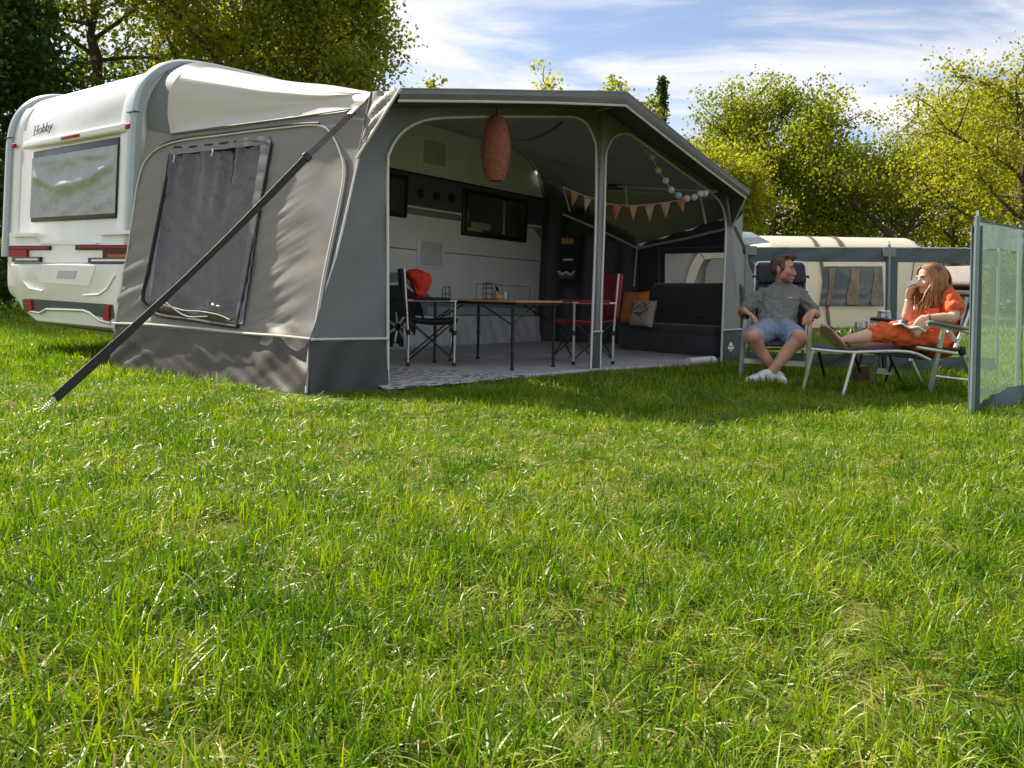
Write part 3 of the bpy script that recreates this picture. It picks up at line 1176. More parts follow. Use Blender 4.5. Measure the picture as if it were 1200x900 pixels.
def foil(s, t):
    v = wb + (wa - wb) * (.0 + 1.0 * s)
    w = whi - .075 - (whi - wlo - .12) * t
    # sagging top hem and crossing folds
    sag = math.exp(-((t - .34 - .30 * math.sin(math.pi * (s * .92 + .05)) + .12) / .10) ** 2)
    sag2 = math.exp(-((t - .05 - .10 * s) / .06) ** 2) * (.5 + .5 * math.sin(s * 9))
    ed_ = min(1, s * 9, (1 - s) * 9, t * 12, (1 - t) * 12)
    f = ed_ * (.034 * sag + .014 * sag2 + .007 * math.sin(9 * s + 7 * t) * math.sin(6 * t - 4 * s) + .005 * math.sin(23 * s * t + 5 * t) + .004 * math.sin(31 * s - 13 * t))
    return CP(-.034 - max(-.004, f), v, w)


MB().grid(foil, 60, 50).build('insulating_mat', m_silver, rw)

# rear moulding: ledge, lamp clusters, bumper
MBp = [(10, 308), (10, 320), (15, 344), (24, 362), (42, 377), (128, 386), (150, 388), (150, 308)]
bump_vw = rpoly(MBp, -.09)
bump_vw[-1] = (-.03, bump_vw[-1][1])
bump_vw[-2] = (-.03, bump_vw[-2][1])
loops = []
cvv = sum(p[0] for p in bump_vw) / len(bump_vw)
cww = sum(p[1] for p in bump_vw) / len(bump_vw)
for u, k in ((.5, .985), (.0, 1), (-.05, .995), (-.08, .97), (-.092, .93)):
    loops.append([CP(u, cvv + (v - cvv) * k, cww + (w - cww) * k) for v, w in bump_vw])
bumper = MB().loft(loops, cap=True).build('bumper', m_white, cv, angle=30, fix=True)
rprism([(10, 287), (150, 286), (150, 308), (10, 308)], 0.03, -.055, 'lamp_panel', m_white)
rprism([(11, 273), (40, 273), (43, 284), (112, 284), (120, 271), (152, 269), (152, 287), (11, 287)], .03, -.035, 'rear_ledge', m_white)
rprism([(11, 273.5), (39.5, 273.5), (40.5, 277), (11, 277.5)], -.03, -.085, 'ledge_lip', m_white)
rprism([(118, 271), (152, 269.5), (152, 274), (114, 275.5)], -.03, -.085, 'ledge_lip', m_white)
rprism([(45, 284.5), (78, 281), (112, 284.5), (112, 286.5), (45, 286.5)], -.03, -.075, 'ledge_trim', m_white)
for side, rects in (('l', ([(10, 288, 58, 293, m_dred), (10, 293, 31, 301, m_red), (14, 301, 46, 307, m_black)])), ('r', ([(88, 287, 152, 293, m_dred), (120, 293, 152, 302, m_dred), (103, 302, 152, 308, m_black)]))):
    tl = None
    for i, (x0, y0, x1, y1, mt) in enumerate(rects):
        q = rprism([(x0, y0), (x1, y0), (x1, y1), (x0, y1)], -.05, -.075 - .006 * i, 'tail_light' if i == 0 else ('brake_lens' if i == 1 else 'fog_lamp'), mt, cv if tl is None else tl)
        if tl is None:
            tl = q
            q2 = rprism([(x0 + 2, y0 + 1.6), (x1 - 3, y0 + 1.6), (x1 - 3, y0 + 3.4), (x0 + 2, y0 + 3.4)], -.07, -.082, 'lens_strip', m_red, tl)
        elif i == 2:
            rprism([(x0 + 4, y0 + 2), (x1 - 2, y0 + 2), (x1 - 2, y0 + 4), (x0 + 4, y0 + 4)], -.08, -.094, 'reflector_strip', m_chrome, tl)
        elif side == 'r':
            rprism([(x0 + 6, y0 + 5), (x1, y0 + 5), (x1, y1 - .5), (x0 + 6, y1 - .5)], -.08, -.088, 'amber_lens', m_amber, tl)
# number plate bay and mouldings on the bumper
rprism([(37, 310), (112, 311), (104, 335), (47, 331)], -.09, -.100, 'plate_bay', m_white, bumper)
rprism([(68, 317), (90, 317), (87, 327), (66, 326)], -.099, -.104, 'plate_mount', m_arch, bumper)
for ln in ([(21, 314), (24, 326), (35, 338), (50, 341)], [(135, 322), (126, 338), (116, 345), (98, 346)]):
    MB().tube([CP(-.098, *rearvw(x, y, -.098)) for x, y in ln], .011, 6).build('bumper_crease', m_white, bumper)
rprism([(26, 351), (30, 350), (132, 357), (134, 372), (128, 376), (98, 363), (56, 362), (48, 367), (36, 366), (28, 364)], -.07, -.097, 'lower_grille', m_grille, bumper)
MB().tube([CP(-.10, *rearvw(x, y, -.10)) for x, y in ((36, 365), (47, 367), (55, 362.5), (98, 364), (106, 367), (118, 376), (130, 379))], .016, 6).build('chrome_strip', m_chrome, bumper)
for P3 in ([(29.5, 365), (31, 350.5), (36, 351), (37.5, 366)], [(120.5, 375), (124, 357.5), (127.5, 358), (127, 376)]):
    rprism(P3, -.09, -.112, 'triangle_reflector', m_red, bumper)
MB().box(CP(.5, 1.3, .34), (.9, 2.0, .10), CAX).build('chassis', m_black, cv)
MB().tube([CP(.12, .5, .3), CP(.12, 2.2, .3)], .03, 8).build('rear_crossbar', m_black, cv)


# long side
def spoly(uw, v0, v1, name, mat, parent=cv):
    return MB().prism([CP(u, v0, w) for u, w in uw], CV_ * (v1 - v0)).build(name, mat, parent, smooth=False, fix=True)


spoly([(2.0, 1.868), (6.53, 1.868), (6.44, 2.15), (6.37, 2.272), (2.0, 2.272)], .004, -.010, 'slate_band', m_slate)
spoly([(2.0, 2.272), (6.37, 2.272), (6.36, 2.292), (2.0, 2.292)], .004, -.014, 'trim_line', m_black)
spoly([(2.0, 1.845), (4.48, 1.845), (4.48, 1.868), (2.0, 1.868)], .004, -.013, 'light_trim', m_white)
spoly([(2.0, 1.76), (4.48, 1.76), (4.48, 1.845), (2.0, 1.845)], .004, -.008, 'grey_stripe', m_stripe)
spoly([(5.95, 1.82), (6.15, 1.80), (6.4, 1.62), (6.58, 1.40), (6.60, 1.6), (6.50, 1.84)], .004, -.008, 'nose_panel', m_stripe)
spoly([(2.0, 1.305), (6.62, 1.318), (6.62, 1.332), (2.0, 1.319)], .004, -.010, 'seam_strip', m_stripe)
spoly([(2.0, .40), (6.30, .40), (6.40, .56), (6.46, .70), (2.0, .70)], .004, -.012, 'sill_panel', m_stripe)
spoly([(3.9, .50), (6.2, .50), (6.25, .60), (3.9, .60)], -.01, -.017, 'sill_stripe', m_arch)


def side_window(u0, u1, w0, w1, mull):
    f = MB().rbox(CP((u0 + u1) / 2, -.018, (w0 + w1) / 2), (u1 - u0, .05, w1 - w0), .02, CAX).build('window_frame', m_black, cv)
    MB().rbox(CP((u0 + u1) / 2, -.046, (w0 + w1) / 2), (u1 - u0 - .16, .012, w1 - w0 - .13), .005, CAX).build('pane', m_glass, f)
    if mull:
        MB().box(CP((u0 * .3 + u1 * .7) - .15, -.053, (w0 + w1) / 2), (.05, .006, w1 - w0 - .16), CAX).build('blind_rail', m_blind, f)
        MB().box(CP(u0 + .36, -.053, w0 + .15), (.42, .006, .09), CAX).build('sticker', m_blind, f)
    else:
        MB().box(CP(u0 + (u1 - u0) * .35, -.053, (w0 + w1) / 2 - .02), ((u1 - u0) * .45, .006, w1 - w0 - .17), CAX).build('blind', m_blind, f)
    return f


side_window(4.49, 5.94, 1.575, 2.215, True)
side_window(2.2, 3.445, 1.70, 2.23, False)
for u in (3.68, 3.98, 4.27):
    r = MB().lathe([(.055, 0), (.062, .006), (.062, .016), (.045, .018)], CP(u, -.008, 2.045), -CV_, 18).build('vent_port', m_black, cv)
for (u0, u1, w0, w1) in ((3.64, 4.16, 2.40, 2.775), (3.66, 4.17, 1.095, 1.475)):
    g = MB().rbox(CP((u0 + u1) / 2, -.008, (w0 + w1) / 2), (u1 - u0, .03, w1 - w0), .012, CAX).build('fridge_vent', m_white, cv)
    for c in range(4):
        for k in range(13):
            MB().box(CP(u0 + .055 + (u1 - u0 - .1) * (c + .46) / 4, -.026, w0 + .035 + (w1 - w0 - .07) * (k + .5) / 13), ((u1 - u0 - .1) / 4 * .86, .010, .013), CAX).build('slat', m_arch if w1 < 2 else m_plast, g, smooth=False)
h = MB()
for (a, b, c, d) in ((4.86, .918, 6.11, .932), (4.86, .45, 6.11, .462), (4.86, .462, 4.872, .918), (6.098, .462, 6.11, .918)):
    h.box(CP((a + c) / 2, -.004, (b + d) / 2), (c - a, .012, d - b), CAX)
h.build('locker_hatch', m_plast, cv)
MB().lathe([(.03, 0), (.045, .008), (.03, .02)], CP(5.3, -.006, .86), -CV_, 10).build('hatch_lock', m_black, cv)
MB().ball(CP(6.27, -.02, .52), (.06, .02, .05), CAX).build('side_marker', m_amber, cv)
MB().rbox(CP(6.5, -.014, 1.33), (.13, .02, .05), .008, CAX).build('handle_plate', m_black, cv)
# wheel in its arch
arch = [(3.33 + .52 * math.cos(a), .36 + .50 * math.sin(a)) for a in [math.pi * k / 16 for k in range(17)]]
spoly(arch, .003, -.016, 'wheel_arch', m_black)
wh = MB().lathe([(.20, -.09), (.33, -.09), (.35, -.06), (.35, .06), (.33, .09), (.20, .09)], CP(3.33, .03, .34), -CV_, 28).build('wheel', m_rubber, cv)
rm = MB().lathe([(.21, .0), (.215, .085), (.19, .095), (.18, .06), (.06, .06), (.05, .09), (.0, .09)], CP(3.33, .03, .34), -CV_, 24, cap=False)
rm.build('rim', m_black, wh)
for k in range(7):
    a = 6.283 * k / 7
    d = CU_ * math.cos(a) + CW_ * math.sin(a)
    MB().tube([CP(3.33, -.055, .34) + d * .05, CP(3.33, -.06, .34) + d * .19], [.022, .016], 6).build('spoke', m_alu, wh)
# mudguard fairing ahead of the wheel
spoly([(2.4, .62), (2.9, 1.0), (3.5, 1.02), (3.95, .72), (3.88, .62), (3.5, .90), (3.05, .88), (2.7, .62)], .003, -.022, 'wheel_fairing', m_stripe)


# ------------------------------------------------------------------ awning
m_hipf = M('olive_grey_lining', (.085, .085, .062), .8, .1, 2, trans=.04, transcol=(.2, .19, .1))
aw = thing('awning', 'large grey tent awning with dark skirt built onto the caravan side', 'awning', (C0.x - .2, C0.y + .8, 0))
T3 = pt(437, 109, 6.3)
sideP, sideN = plane3(A0, B0, T3)
if sideN.dot(EYE - A0) < 0:
    sideN = -sideN
f1P, f1N = plane3(B0, C0, T3)
if f1N.dot(EYE - B0) < 0:
    f1N = -f1N
Ctop = onp(704, 124, f1P, f1N)
f2P, f2N = plane3(C0, D0, Ctop)
if f2N.dot(EYE - C0) < 0:
    f2N = -f2N


A1 = onp(172, 152, CO - CV_ * .07, CV_)
sidLP, sidLN = plane3(A0, B0, A1)


def SP(px, py, off=0.0):
    # warped wall: the caravan edge stands steeper than the front corner
    f = (py - 125) / 338.0
    xl, xr = 128 + (432 - py) / 280.0 * 44, 430 - 70 * f
    s = min(1.0, max(0.0, (px - xl) / (xr - xl)))
    a = onp(px, py, sidLP, sidLN)
    b = onp(px, py, sideP, sideN)
    return a.lerp(b, s) + sideN * off


def F1(px, py, off=0.0):
    return onp(px, py, f1P, f1N) + f1N * off


def F2(px, py, off=0.0):
    return onp(px, py, f2P, f2N) + f2N * off


def polycut(poly, c, a):
    """distance from c to the outline along angle a (outline star-shaped from c)"""
    dx, dy = math.cos(a), math.sin(a)
    best = None
    n = len(poly)
    for i in range(n):
        x1, y1 = poly[i][0] - c[0], poly[i][1] - c[1]
        x2, y2 = poly[(i + 1) % n][0] - c[0], poly[(i + 1) % n][1] - c[1]
        ex, ey = x2 - x1, y2 - y1
        den = dx * ey - dy * ex
        if abs(den) < 1e-9:
            continue
        t = (x1 * ey - y1 * ex) / den
        s = (x1 * dy - y1 * dx) / den
        if t > 0 and -1e-6 <= s <= 1 + 1e-6:
            best = t if best is None else min(best, t)
    return best or 1.0


def ring_sheet(outer, inner, fn, nr, nang=120, c=None):
    """sheet between two outlines drawn on one plane; fn(px,py) -> place"""
    c = c or (sum(p[0] for p in inner) / len(inner), sum(p[1] for p in inner) / len(inner))
    angs = [2 * math.pi * k / nang - math.pi for k in range(nang)]
    for p in list(outer) + list(inner):
        angs.append(math.atan2(p[1] - c[1], p[0] - c[0]))
    angs = [a if a < math.pi - 1e-4 else a - 2 * math.pi for a in angs]
    angs = sorted(set(round(a, 4) for a in angs))
    loops = []
    for j in range(nr + 1):
        f = j / nr
        lp = []
        for a in angs:
            r = polycut(inner, c, a) * (1 - f) + polycut(outer, c, a) * f
            lp.append(fn(c[0] + math.cos(a) * r, c[1] + math.sin(a) * r))
        loops.append(lp)
    return MB().loft(loops)


def quad_sheet(p00, p10, p11, p01, fn, nu, nv):
    def g(u, v):
        x = (p00[0] * (1 - u) + p10[0] * u) * (1 - v) + (p01[0] * (1 - u) + p11[0] * u) * v
        y = (p00[1] * (1 - u) + p10[1] * u) * (1 - v) + (p01[1] * (1 - u) + p11[1] * u) * v
        return fn(x, y)
    return MB().grid(g, nu, nv)


from mathutils import noise as mnoise


def nz2(x, y, k=0.0):
    return mnoise.noise(Vector((x, y, k)))


def wr_side(px, py):
    """folds of the side wall: ripples fanning from the window edge, slack creases in the skirt"""
    h = 0.0
    if px > 296:
        e = math.exp(-((px - 306) / 40.0) ** 2) * (1 if 195 < py < 380 else .35)
        h += .010 * e * nz2(px * .012, (py + .45 * (px - 300)) * .085, 1.0)
        h += .008 * e * nz2(px * .03, (py + .6 * (px - 300)) * .17, 4.0)
    d = (px - 430) * .42 + (py - 130) * .9
    h += .010 * nz2(d * .022, (px - py) * .006, 2.0)
    h += .006 * nz2(px * .035, py * .03, 3.0)
    if py > 376:
        k = min(1, (py - 376) / 16)
        h += .018 * k * nz2((px + (py - 380) * .6) * .040, py * .012, 5.0)
        h += .012 * k * nz2((px - (py - 380) * .9) * .075, py * .02, 6.0)
        h += .03 * k * math.exp(-(((px - 330) - (py - 400) * .7) / 9.0) ** 2)
    if px < 200:
        h += .026 * max(0, min(1, (200 - px) / 22)) * nz2((px * .6 + py) * .07, px * .02, 7.0) * (.4 + .6 * (py > 285))
    return h


WIN = [(203, 176), (316, 163), (318, 175), (296, 300), (284, 372), (276, 383), (186, 369), (170, 352)]
OUT_TOP = [(172, 152), (200, 158), (273, 148), (350, 138), (416, 129), (437, 109), (430, 140), (421, 187), (395, 300), (366, 398)]
WALL_L = [(133, 380), (140, 346), (160, 236)]
wall = OUT_TOP + WALL_L
ring_sheet(wall, WIN, lambda x, y: SP(x, y, wr_side(x, y)), 46, 300, c=(248, 270)).build('side_wall', m_taupe, aw, angle=180)
# skirt of the side wall
sk = quad_sheet((133, 380), (366, 398), (360, 463), (127, 432), lambda x, y: SP(x, y, wr_side(x, y) + .0), 90, 16)
sk.build('side_skirt', m_brown, aw, angle=180)


def strip(P, fn, w, name, mat, off=.012, parent=aw, thick=.010):
    pts = catmull([fn(x, y, off) for x, y in P], 4) if len(P) > 2 else [fn(x, y, off) for x, y in P]
    return MB().tube(pts, thick if w is None else w, 6).build(name, mat, parent)


def wrp(fn, wrk):
    return lambda x, y, o=0.0: fn(x, y, o + wrk(x, y))


SPW = wrp(SP, wr_side)
strip([(133, 379), (180, 381), (230, 385), (290, 391), (330, 395), (366, 398)], SPW, .011, 'piping', m_pipe)
# zip-arched outer seam
strip([(134, 388), (150, 290), (163, 215), (176, 184), (203, 168), (260, 159), (330, 151), (372, 148), (388, 156), (400, 180), (404, 205), (396, 250), (382, 320), (370, 396)], SPW, .008, 'piping', m_pipe)
strip([(405, 188), (407, 207), (399, 252), (385, 322), (373, 396)], SPW, .014, 'zip_flap', m_slatec)
strip([(176, 181), (204, 164), (262, 155), (332, 147), (376, 145)], SPW, .009, 'zip_flap', m_taupe)
strip([(360, 461), (366, 398), (395, 300), (421, 187)], SP, .010, 'piping', m_pipe, off=.01)
# window: dark zip frame, clear film and the blind behind it
wf = MB()
wl = [SP(x, y, .012 + wr_side(x, y)) for x, y in WIN]
wfr = MB().tube(catmull([wl[0].lerp(wl[1], k / 6) for k in range(6)] + [wl[1].lerp(wl[2], .5)] + [wl[2].lerp(wl[4], k / 6) for k in range(6)] + [wl[4].lerp(wl[5], .5), wl[5].lerp(wl[6], .0), wl[5].lerp(wl[6], .5)] + [wl[6], wl[7]] + [wl[7].lerp(wl[0], k / 6) for k in range(1, 6)], 3, True), .017, 6, closed=True)
win = wfr.build('side_window', m_blackc, aw)


def film(px, py):
    h = .055 * mnoise.noise(Vector((px * .075 + py * .012, py * .010, 11))) * math.exp(-((py - 180) / 60.0) ** 2)
    h += .020 * mnoise.noise(Vector(((px + .5 * py) * .03, py * .008, 12))) + .008 * mnoise.noise(Vector(((px - py) * .05, py * .02, 13)))
    h += .035 * math.exp(-((py - 362 - .05 * (px - 200)) / 9.0) ** 2) * (1 + .5 * math.sin(px * .13)) if px > 185 else 0
    return SP(px, py, .006 + h)


quad_sheet((203, 176), (316, 163), (281, 380), (172, 362), film, 40, 50).build('clear_pane', m_clear, win, angle=180)
quad_sheet((196, 172), (322, 158), (290, 390), (164, 366), lambda x, y: SP(x, y, -.07 + .012 * math.sin(x * .11)), 30, 6).build('window_blind', m_blindin, win, angle=180)
quad_sheet((309, 166), (319, 164), (287, 381), (278, 381), lambda x, y: SP(x, y, .022 + .004 * math.sin(y * .3)), 3, 30).build('curtain_strip', m_slatec, win, angle=180)
quad_sheet((200, 173), (318, 160), (317, 170), (203, 183), lambda x, y: SP(x, y, .022 + .003 * math.sin(x * .35)), 30, 3).build('header_strip', m_taupe, win, angle=180)
for px, py in ((209, 184), (254, 177)):
    MB().tube([SP(px, py, .04), SP(px + 1, py + 4, .05), SP(px - 1, py + 9, .045)], .006, 5).build('toggle', m_pipe, win)
for P5 in ([(190, 358), (205, 361), (222, 366), (240, 367), (262, 371), (276, 377)], [(196, 352), (208, 362), (226, 373), (250, 373)]):
    strip(P5, SP, .004, 'film_fold', m_pipe, off=.055, parent=win)

# gable of the roof: edge flap against the caravan and the pale sheet fanning to the corner
KA = [(172, 153), (172, 128), (178, 108), (190, 90), (205, 78), (222, 73), (250, 75), (300, 87), (345, 98.5)]
KB = [(201, 158), (196, 131), (199, 106), (211, 87), (226, 80), (240, 79), (262, 81), (305, 90), (345, 99)]


def onside(px, py, v):
    return onp(px, py, CO + CV_ * v, CV_)


KA3 = catmull([onside(x, y, -.04) for x, y in KA], 4)
KB3 = catmull([onside(x, y, -.16 - .22 * math.exp(-((x - 212) / 20.0) ** 2)) for x, y in KB], 4)
MB().loft([KA3, KB3], closed=False).build('edge_flap', m_slatec, aw)
Sq = [SP(201, 158), SP(273, 148), SP(350, 138), SP(416, 129), SP(437, 110)]
fan = []
nf = 14
for k, p in enumerate(KB3):
    f = k / (len(KB3) - 1)
    row = []
    for j in range(nf + 1):
        g = j / nf
        q = p.lerp(T3, g)
        bulge = .05 * math.sin(math.pi * g) * math.sin(math.pi * min(1, f * 1.4))
        q = q - Vector((0, 0, 1)) * (.07 * math.sin(math.pi * g) * math.sin(math.pi * f) - .03 * f * math.sin(math.pi * g)) + sideN * (.02 * math.sin(g * 22 + f * 5) * g * g * (1 - f) + .004 * math.sin(g * 9 + f * 30))
        row.append(q)
    fan.append(row)
# lower hem follows the wall seam
hem = [KB3[0]] + catmull(Sq[0:4] + [T3], 4)
hem_r = []
for j in range(nf + 1):
    g = j / nf * (len(hem) - 1)
    i = min(int(g), len(hem) - 2)
    hem_r.append(hem[i].lerp(hem[i + 1], g - i) + sideN * .012)
MB().loft([hem_r] + fan[1:], closed=False).build('roof_gable', m_roofw, aw, angle=180)
strip([(201, 158.5), (273, 148.5), (350, 138.5), (420, 128)], SP, .007, 'piping', m_slatec, off=.02)

# front walls: two arched door frames with the pole sleeve between them
MID = 698
o1 = [(360, 463), (363, 398), (395, 300), (421, 187), (450, 124), (704, 124), (702, 200), (699, 300), (697, 435), (691, 435.2), (453.5, 459)]
i1 = [(453.5, 458.8), (453.5, 300), (453.5, 195), (456, 178), (464, 163), (476, 151), (492, 143), (512, 139), (560, 137.3), (640, 137), (668, 137), (677, 139), (685, 144), (691, 153), (695, 164), (697.4, 178), (697, 264), (694, 350), (691, 435)]


def wr_f(px, py):
    return .006 * math.sin(py * .06 + px * .1) + .012 * math.sin((px + py * .4) * .13) * (1 if py > 400 else .35)


def door_frame(outer, inner, fn, c, name, mat, nr, cut=None):
    mb = ring_sheet(outer, inner, fn, nr, 140, c)
    return mb.build(name, mat, aw, angle=180)


door_frame(o1, i1, lambda x, y: F1(x, y, wr_f(x, y)), (575, 300), 'front_wall', m_slatec, 8)
o2 = [(704, 124), (720, 137), (800, 190), (853, 229), (857, 264), (868, 400), (868, 421), (844, 425.2), (701, 435.2), (697, 435), (699, 300), (702, 200)]
i2 = [(702, 435), (704, 350), (707, 264), (709, 186), (712, 173), (717, 163), (724, 158), (733, 156.5), (741, 160), (760, 173.5), (796, 200), (824, 219.5), (837, 230), (845, 241), (848.5, 254), (849.5, 272), (847, 340), (844, 424.8)]
door_frame(o2, i2, lambda x, y: F2(x, y, wr_f(x, y) * .5), (780, 300), 'front_wall', m_greyc, 8)


def darkband(P, fn, name):
    MB().add([fn(x, y, .02) for x, y in P], [tuple(range(len(P)))]).build(name, m_brownf, aw, smooth=False)


m_brownf = M('dark_slate_canvas', (.045, .050, .050), .6, .12, 3, bump=.15, bscale=200)
quad_sheet((363, 398), (453, 397), (453, 459.5), (360, 463.5), lambda x, y: F1(x, y, .02 + wr_f(x, y)), 24, 12).build('front_skirt', m_brownf, aw, angle=180)
quad_sheet((693.5, 389), (703, 388.5), (701.5, 435.5), (691.5, 436), lambda x, y: F1(x, y, .02), 2, 4).build('front_skirt', m_brownf, aw, angle=180)
quad_sheet((845, 387), (867.5, 386), (868.5, 421), (844, 425.5), lambda x, y: F2(x, y, .02), 5, 6).build('front_skirt', m_brownf, aw, angle=180)
strip([(363, 398), (453, 397)], F1, .010, 'piping', m_pipe, off=.025)
strip([(693, 389), (703.5, 388.5)], F1, .009, 'piping', m_pipe, off=.03)
strip([(845, 387), (868, 386)], F2, .010, 'piping', m_pipe, off=.025)
strip(i1, F1, .012, 'piping', m_pipe, off=.012)
strip(i2, F2, .012, 'piping', m_pipe, off=.012)
strip([(704, 124), (702, 200), (699, 300), (697, 434)], F1, .005, 'seam', m_slatec, off=.012)
# emblem printed on the right front skirt
MB().add([F2(x, y, .028) for x, y in ((854, 400.5), (857, 405.5), (851, 405.5))], [(0, 1, 2)]).build('emblem', m_label, aw, smooth=False)
MB().add([F2(x, y, .028) for x, y in ((850.5, 406.5), (857.5, 406.5), (857.5, 409.5), (850.5, 409.5))], [(0, 1, 2, 3)]).build('emblem', m_label, aw, smooth=False)
MB().add([F2(x, y, .028) for x, y in ((852, 410.5), (856, 410.5), (854, 412.5))], [(0, 1, 2)]).build('emblem', m_label, aw, smooth=False)

# eaves: fascia with its piping, soffit, corner hoods
FT = [(471, 105, 5.98), (560, 106, 6.5), (640, 107.6, 6.92), (705, 108, 7.22), (735, 109.5, 7.36), (780, 146, 7.85), (830, 187, 8.38), (879, 225, 8.95)]
FB = [(467, 118, 5.99), (560, 119, 6.51), (640, 120.3, 6.93), (705, 122.5, 7.24), (733, 123.8, 7.38), (776, 157.5, 7.87), (826, 196, 8.40), (874, 232, 8.95)]
ft3 = [pt(p[0], p[1] - 1.0, p[2]) for p in FT]
fb3 = [pt(*p) for p in FB]
MB().loft([ft3, [a.lerp(b, .5) - cF * .03 for a, b in zip(ft3, fb3)], fb3], closed=False).build('fascia', m_slatec, aw, angle=50)
MB().tube(fb3, .011, 6).build('piping', m_pipe, aw)
MB().tube(ft3, .008, 6).build('piping', m_greyc, aw)
sof = [F1(452, 126), F1(560, 126), F1(640, 126), F1(690, 126), F1(704, 126), F2(760, 168), F2(808, 198), F2(856, 233)]
MB().loft([fb3, [(a + b) / 2 - Vector((0, 0, .012)) for a, b in zip(fb3, sof)], sof], closed=False).build('soffit', m_inner, aw, angle=60)
# left hood
hood_p = [T3 + sideN * .015, ft3[0], fb3[0], SP(421, 187, .012), SP(430, 140, .012)]
hc = (hood_p[0] + hood_p[2] + hood_p[3]) / 3


def hood(u, v):
    a = T3.lerp(ft3[0], u)
    b = SP(421, 187, .012)
    q = a.lerp(b, v)
    return q + sideN * (.018 * math.sin(v * 20 + u * 9) * math.sin(math.pi * u) * (1 - .5 * v) + .012)


MB().grid(hood, 12, 18).build('corner_hood', m_taupe, aw, angle=180)
MB().tube([ft3[0].lerp(SP(421, 187, .012), k / 8) + sideN * .014 for k in range(9)], .010, 6).build('piping', m_pipe, aw)
MB().tube([T3.lerp(SP(421, 187), k / 8) + sideN * .02 for k in range(9)], .007, 6).build('seam', m_slatec, aw)
# inner side of the hood, between its hem and the front wall
MB().loft([[ft3[0].lerp(SP(421, 187, .012), k / 6) for k in range(7)], [F1(452 - 31 * k / 6, 126 + 61 * k / 6) for k in range(7)]], closed=False).build('hood_return', m_slatec, aw, angle=180)
# right hood
Rt = F2(857, 266, .01)
MB().add([ft3[-1], fb3[-1], Rt, F2(853, 230, .01)], [(0, 1, 2, 3)]).build('corner_hood', m_inner, aw, smooth=False)
MB().tube([fb3[-1], Rt], .011, 6).build('piping', m_pipe, aw)

# main roof from the caravan rail to the eaves
rail_uw = [(1.72, 2.955), (2.1, 2.965), (3.0, 2.975), (4.0, 2.98), (4.8, 2.975), (5.5, 2.955), (5.84, 2.89), (6.08, 2.755), (6.27, 2.51)]
rail3 = [CP(u, -.045, w) for u, w in rail_uw]
sofU = [p + Vector((0, 0, .035)) for p in sof]
MB().loft([ft3, sofU], closed=False).build('canopy_edge', m_slatec, aw, angle=180)
front_edge = [T3] + sofU + [K0 + Vector((.0, .05, 1.95))]


def resample(P, n):
    L = [0]
    for a, b in zip(P, P[1:]):
        L.append(L[-1] + (b - a).length)
    out = []
    for k in range(n):
        s = L[-1] * k / (n - 1)
        i = max(j for j in range(len(P)) if L[j] <= s + 1e-9)
        i = min(i, len(P) - 2)
        out.append(P[i].lerp(P[i + 1], (s - L[i]) / max(1e-9, L[i + 1] - L[i])))
    return out


ra, fe = resample(rail3, 33), resample(front_edge, 33)
rows = []
for j in range(13):
    g = j / 12
    rows.append([a.lerp(b, g) + Vector((0, 0, -.07 * math.sin(math.pi * g) * math.sin(math.pi * k / 32))) for k, (a, b) in enumerate(zip(ra, fe))])
MB().loft(rows, closed=False).build('roof', m_inner, aw, angle=180)
MB().tube(resample(rail3, 40), .02, 6).build('awning_rail', m_pipe, aw)
# end hip, end wall with window, back wall
Rc = CP(6.3, -.06, 2.45)
Kt = K0 + Vector((.0, .0, 1.80))
Gt = pt(747, 287, (G0.y))
hipU = [r_[-1] for r_ in rows]
hipL = resample([CP(6.55, -.02, 1.95), Gt, Kt], len(hipU))
MB().loft([[p + Vector((0, 0, .015)) for p in hipU], hipL], closed=False).build('end_hip', m_hipf, aw, angle=180)
enP, enN = plane3(G0, K0, G0 + Vector((0, 0, 1)))
if enN.dot(EYE - G0) < 0:
    enN = -enN


def EN(px, py, off=0.0):
    return onp(px, py, enP, enN) + enN * off


ew_out = [(747, 281), (869, 226), (869, 421.5), (747, 405)]
ew_in = [(779, 297.5), (852, 296), (852, 333), (779, 333)]
ring_sheet(ew_out, ew_in, lambda x, y: EN(x, y, .006 * math.sin(x * .2)), 4, 40).build('end_wall', m_brownf, aw, angle=180)
ewin = MB().add([EN(x, y, -.01) for x, y in ew_in], [(0, 1, 2, 3)]).build('end_window', m_screenfilm, aw, smooth=False)
strip([(773, 291), (860, 289)], EN, .006, 'seam', m_greyc, off=.012)
strip([(773, 291), (773, 333)], EN, .006, 'seam', m_greyc, off=.012)
MB().loft([[F2(868, 421).lerp(F2(857, 266), k / 6) for k in range(7)], [K0.lerp(Kt, k / 6) for k in range(7)]], closed=False).build('end_side_wall', m_greyc, aw, angle=180)
bkP, bkN = plane3(G0, E0, G0 + Vector((0, 0, 1)))
if bkN.dot(EYE - G0) < 0:
    bkN = -bkN


def BK(px, py, off=0.0):
    return onp(px, py, bkP, bkN) + bkN * off


def bk_fold(x, y, o=0.0):
    return BK(x, y, o + .03 * math.sin((x - 660) * .28 + (y - 290) * .02) * (1 if x < 735 else .2))


MB().grid(lambda u, v: bk_fold(630 + 121 * u, (411 - 5 * u) * (1 - v) + v * (198 + 89 * u)), 40, 14).build('back_wall', m_brownf, aw, angle=180)
m_mesh = M('olive_mesh_window', (.085, .080, .045), .7, .15, 3, trans=.5, transcol=(.3, .28, .14))
archw = [(664, 300), (664, 270), (668, 258), (678, 249), (692, 246), (740, 268), (745, 286), (720, 284), (690, 276), (672, 282)]
MB().add([BK(x, y, .05) for x, y in archw], [tuple(range(len(archw)))]).build('mesh_window', m_mesh, aw, smooth=False)
strip([(662, 330), (663, 275), (667, 260), (677, 249), (694, 244)], BK, .035, 'zip_flap', m_blackc, off=.07)
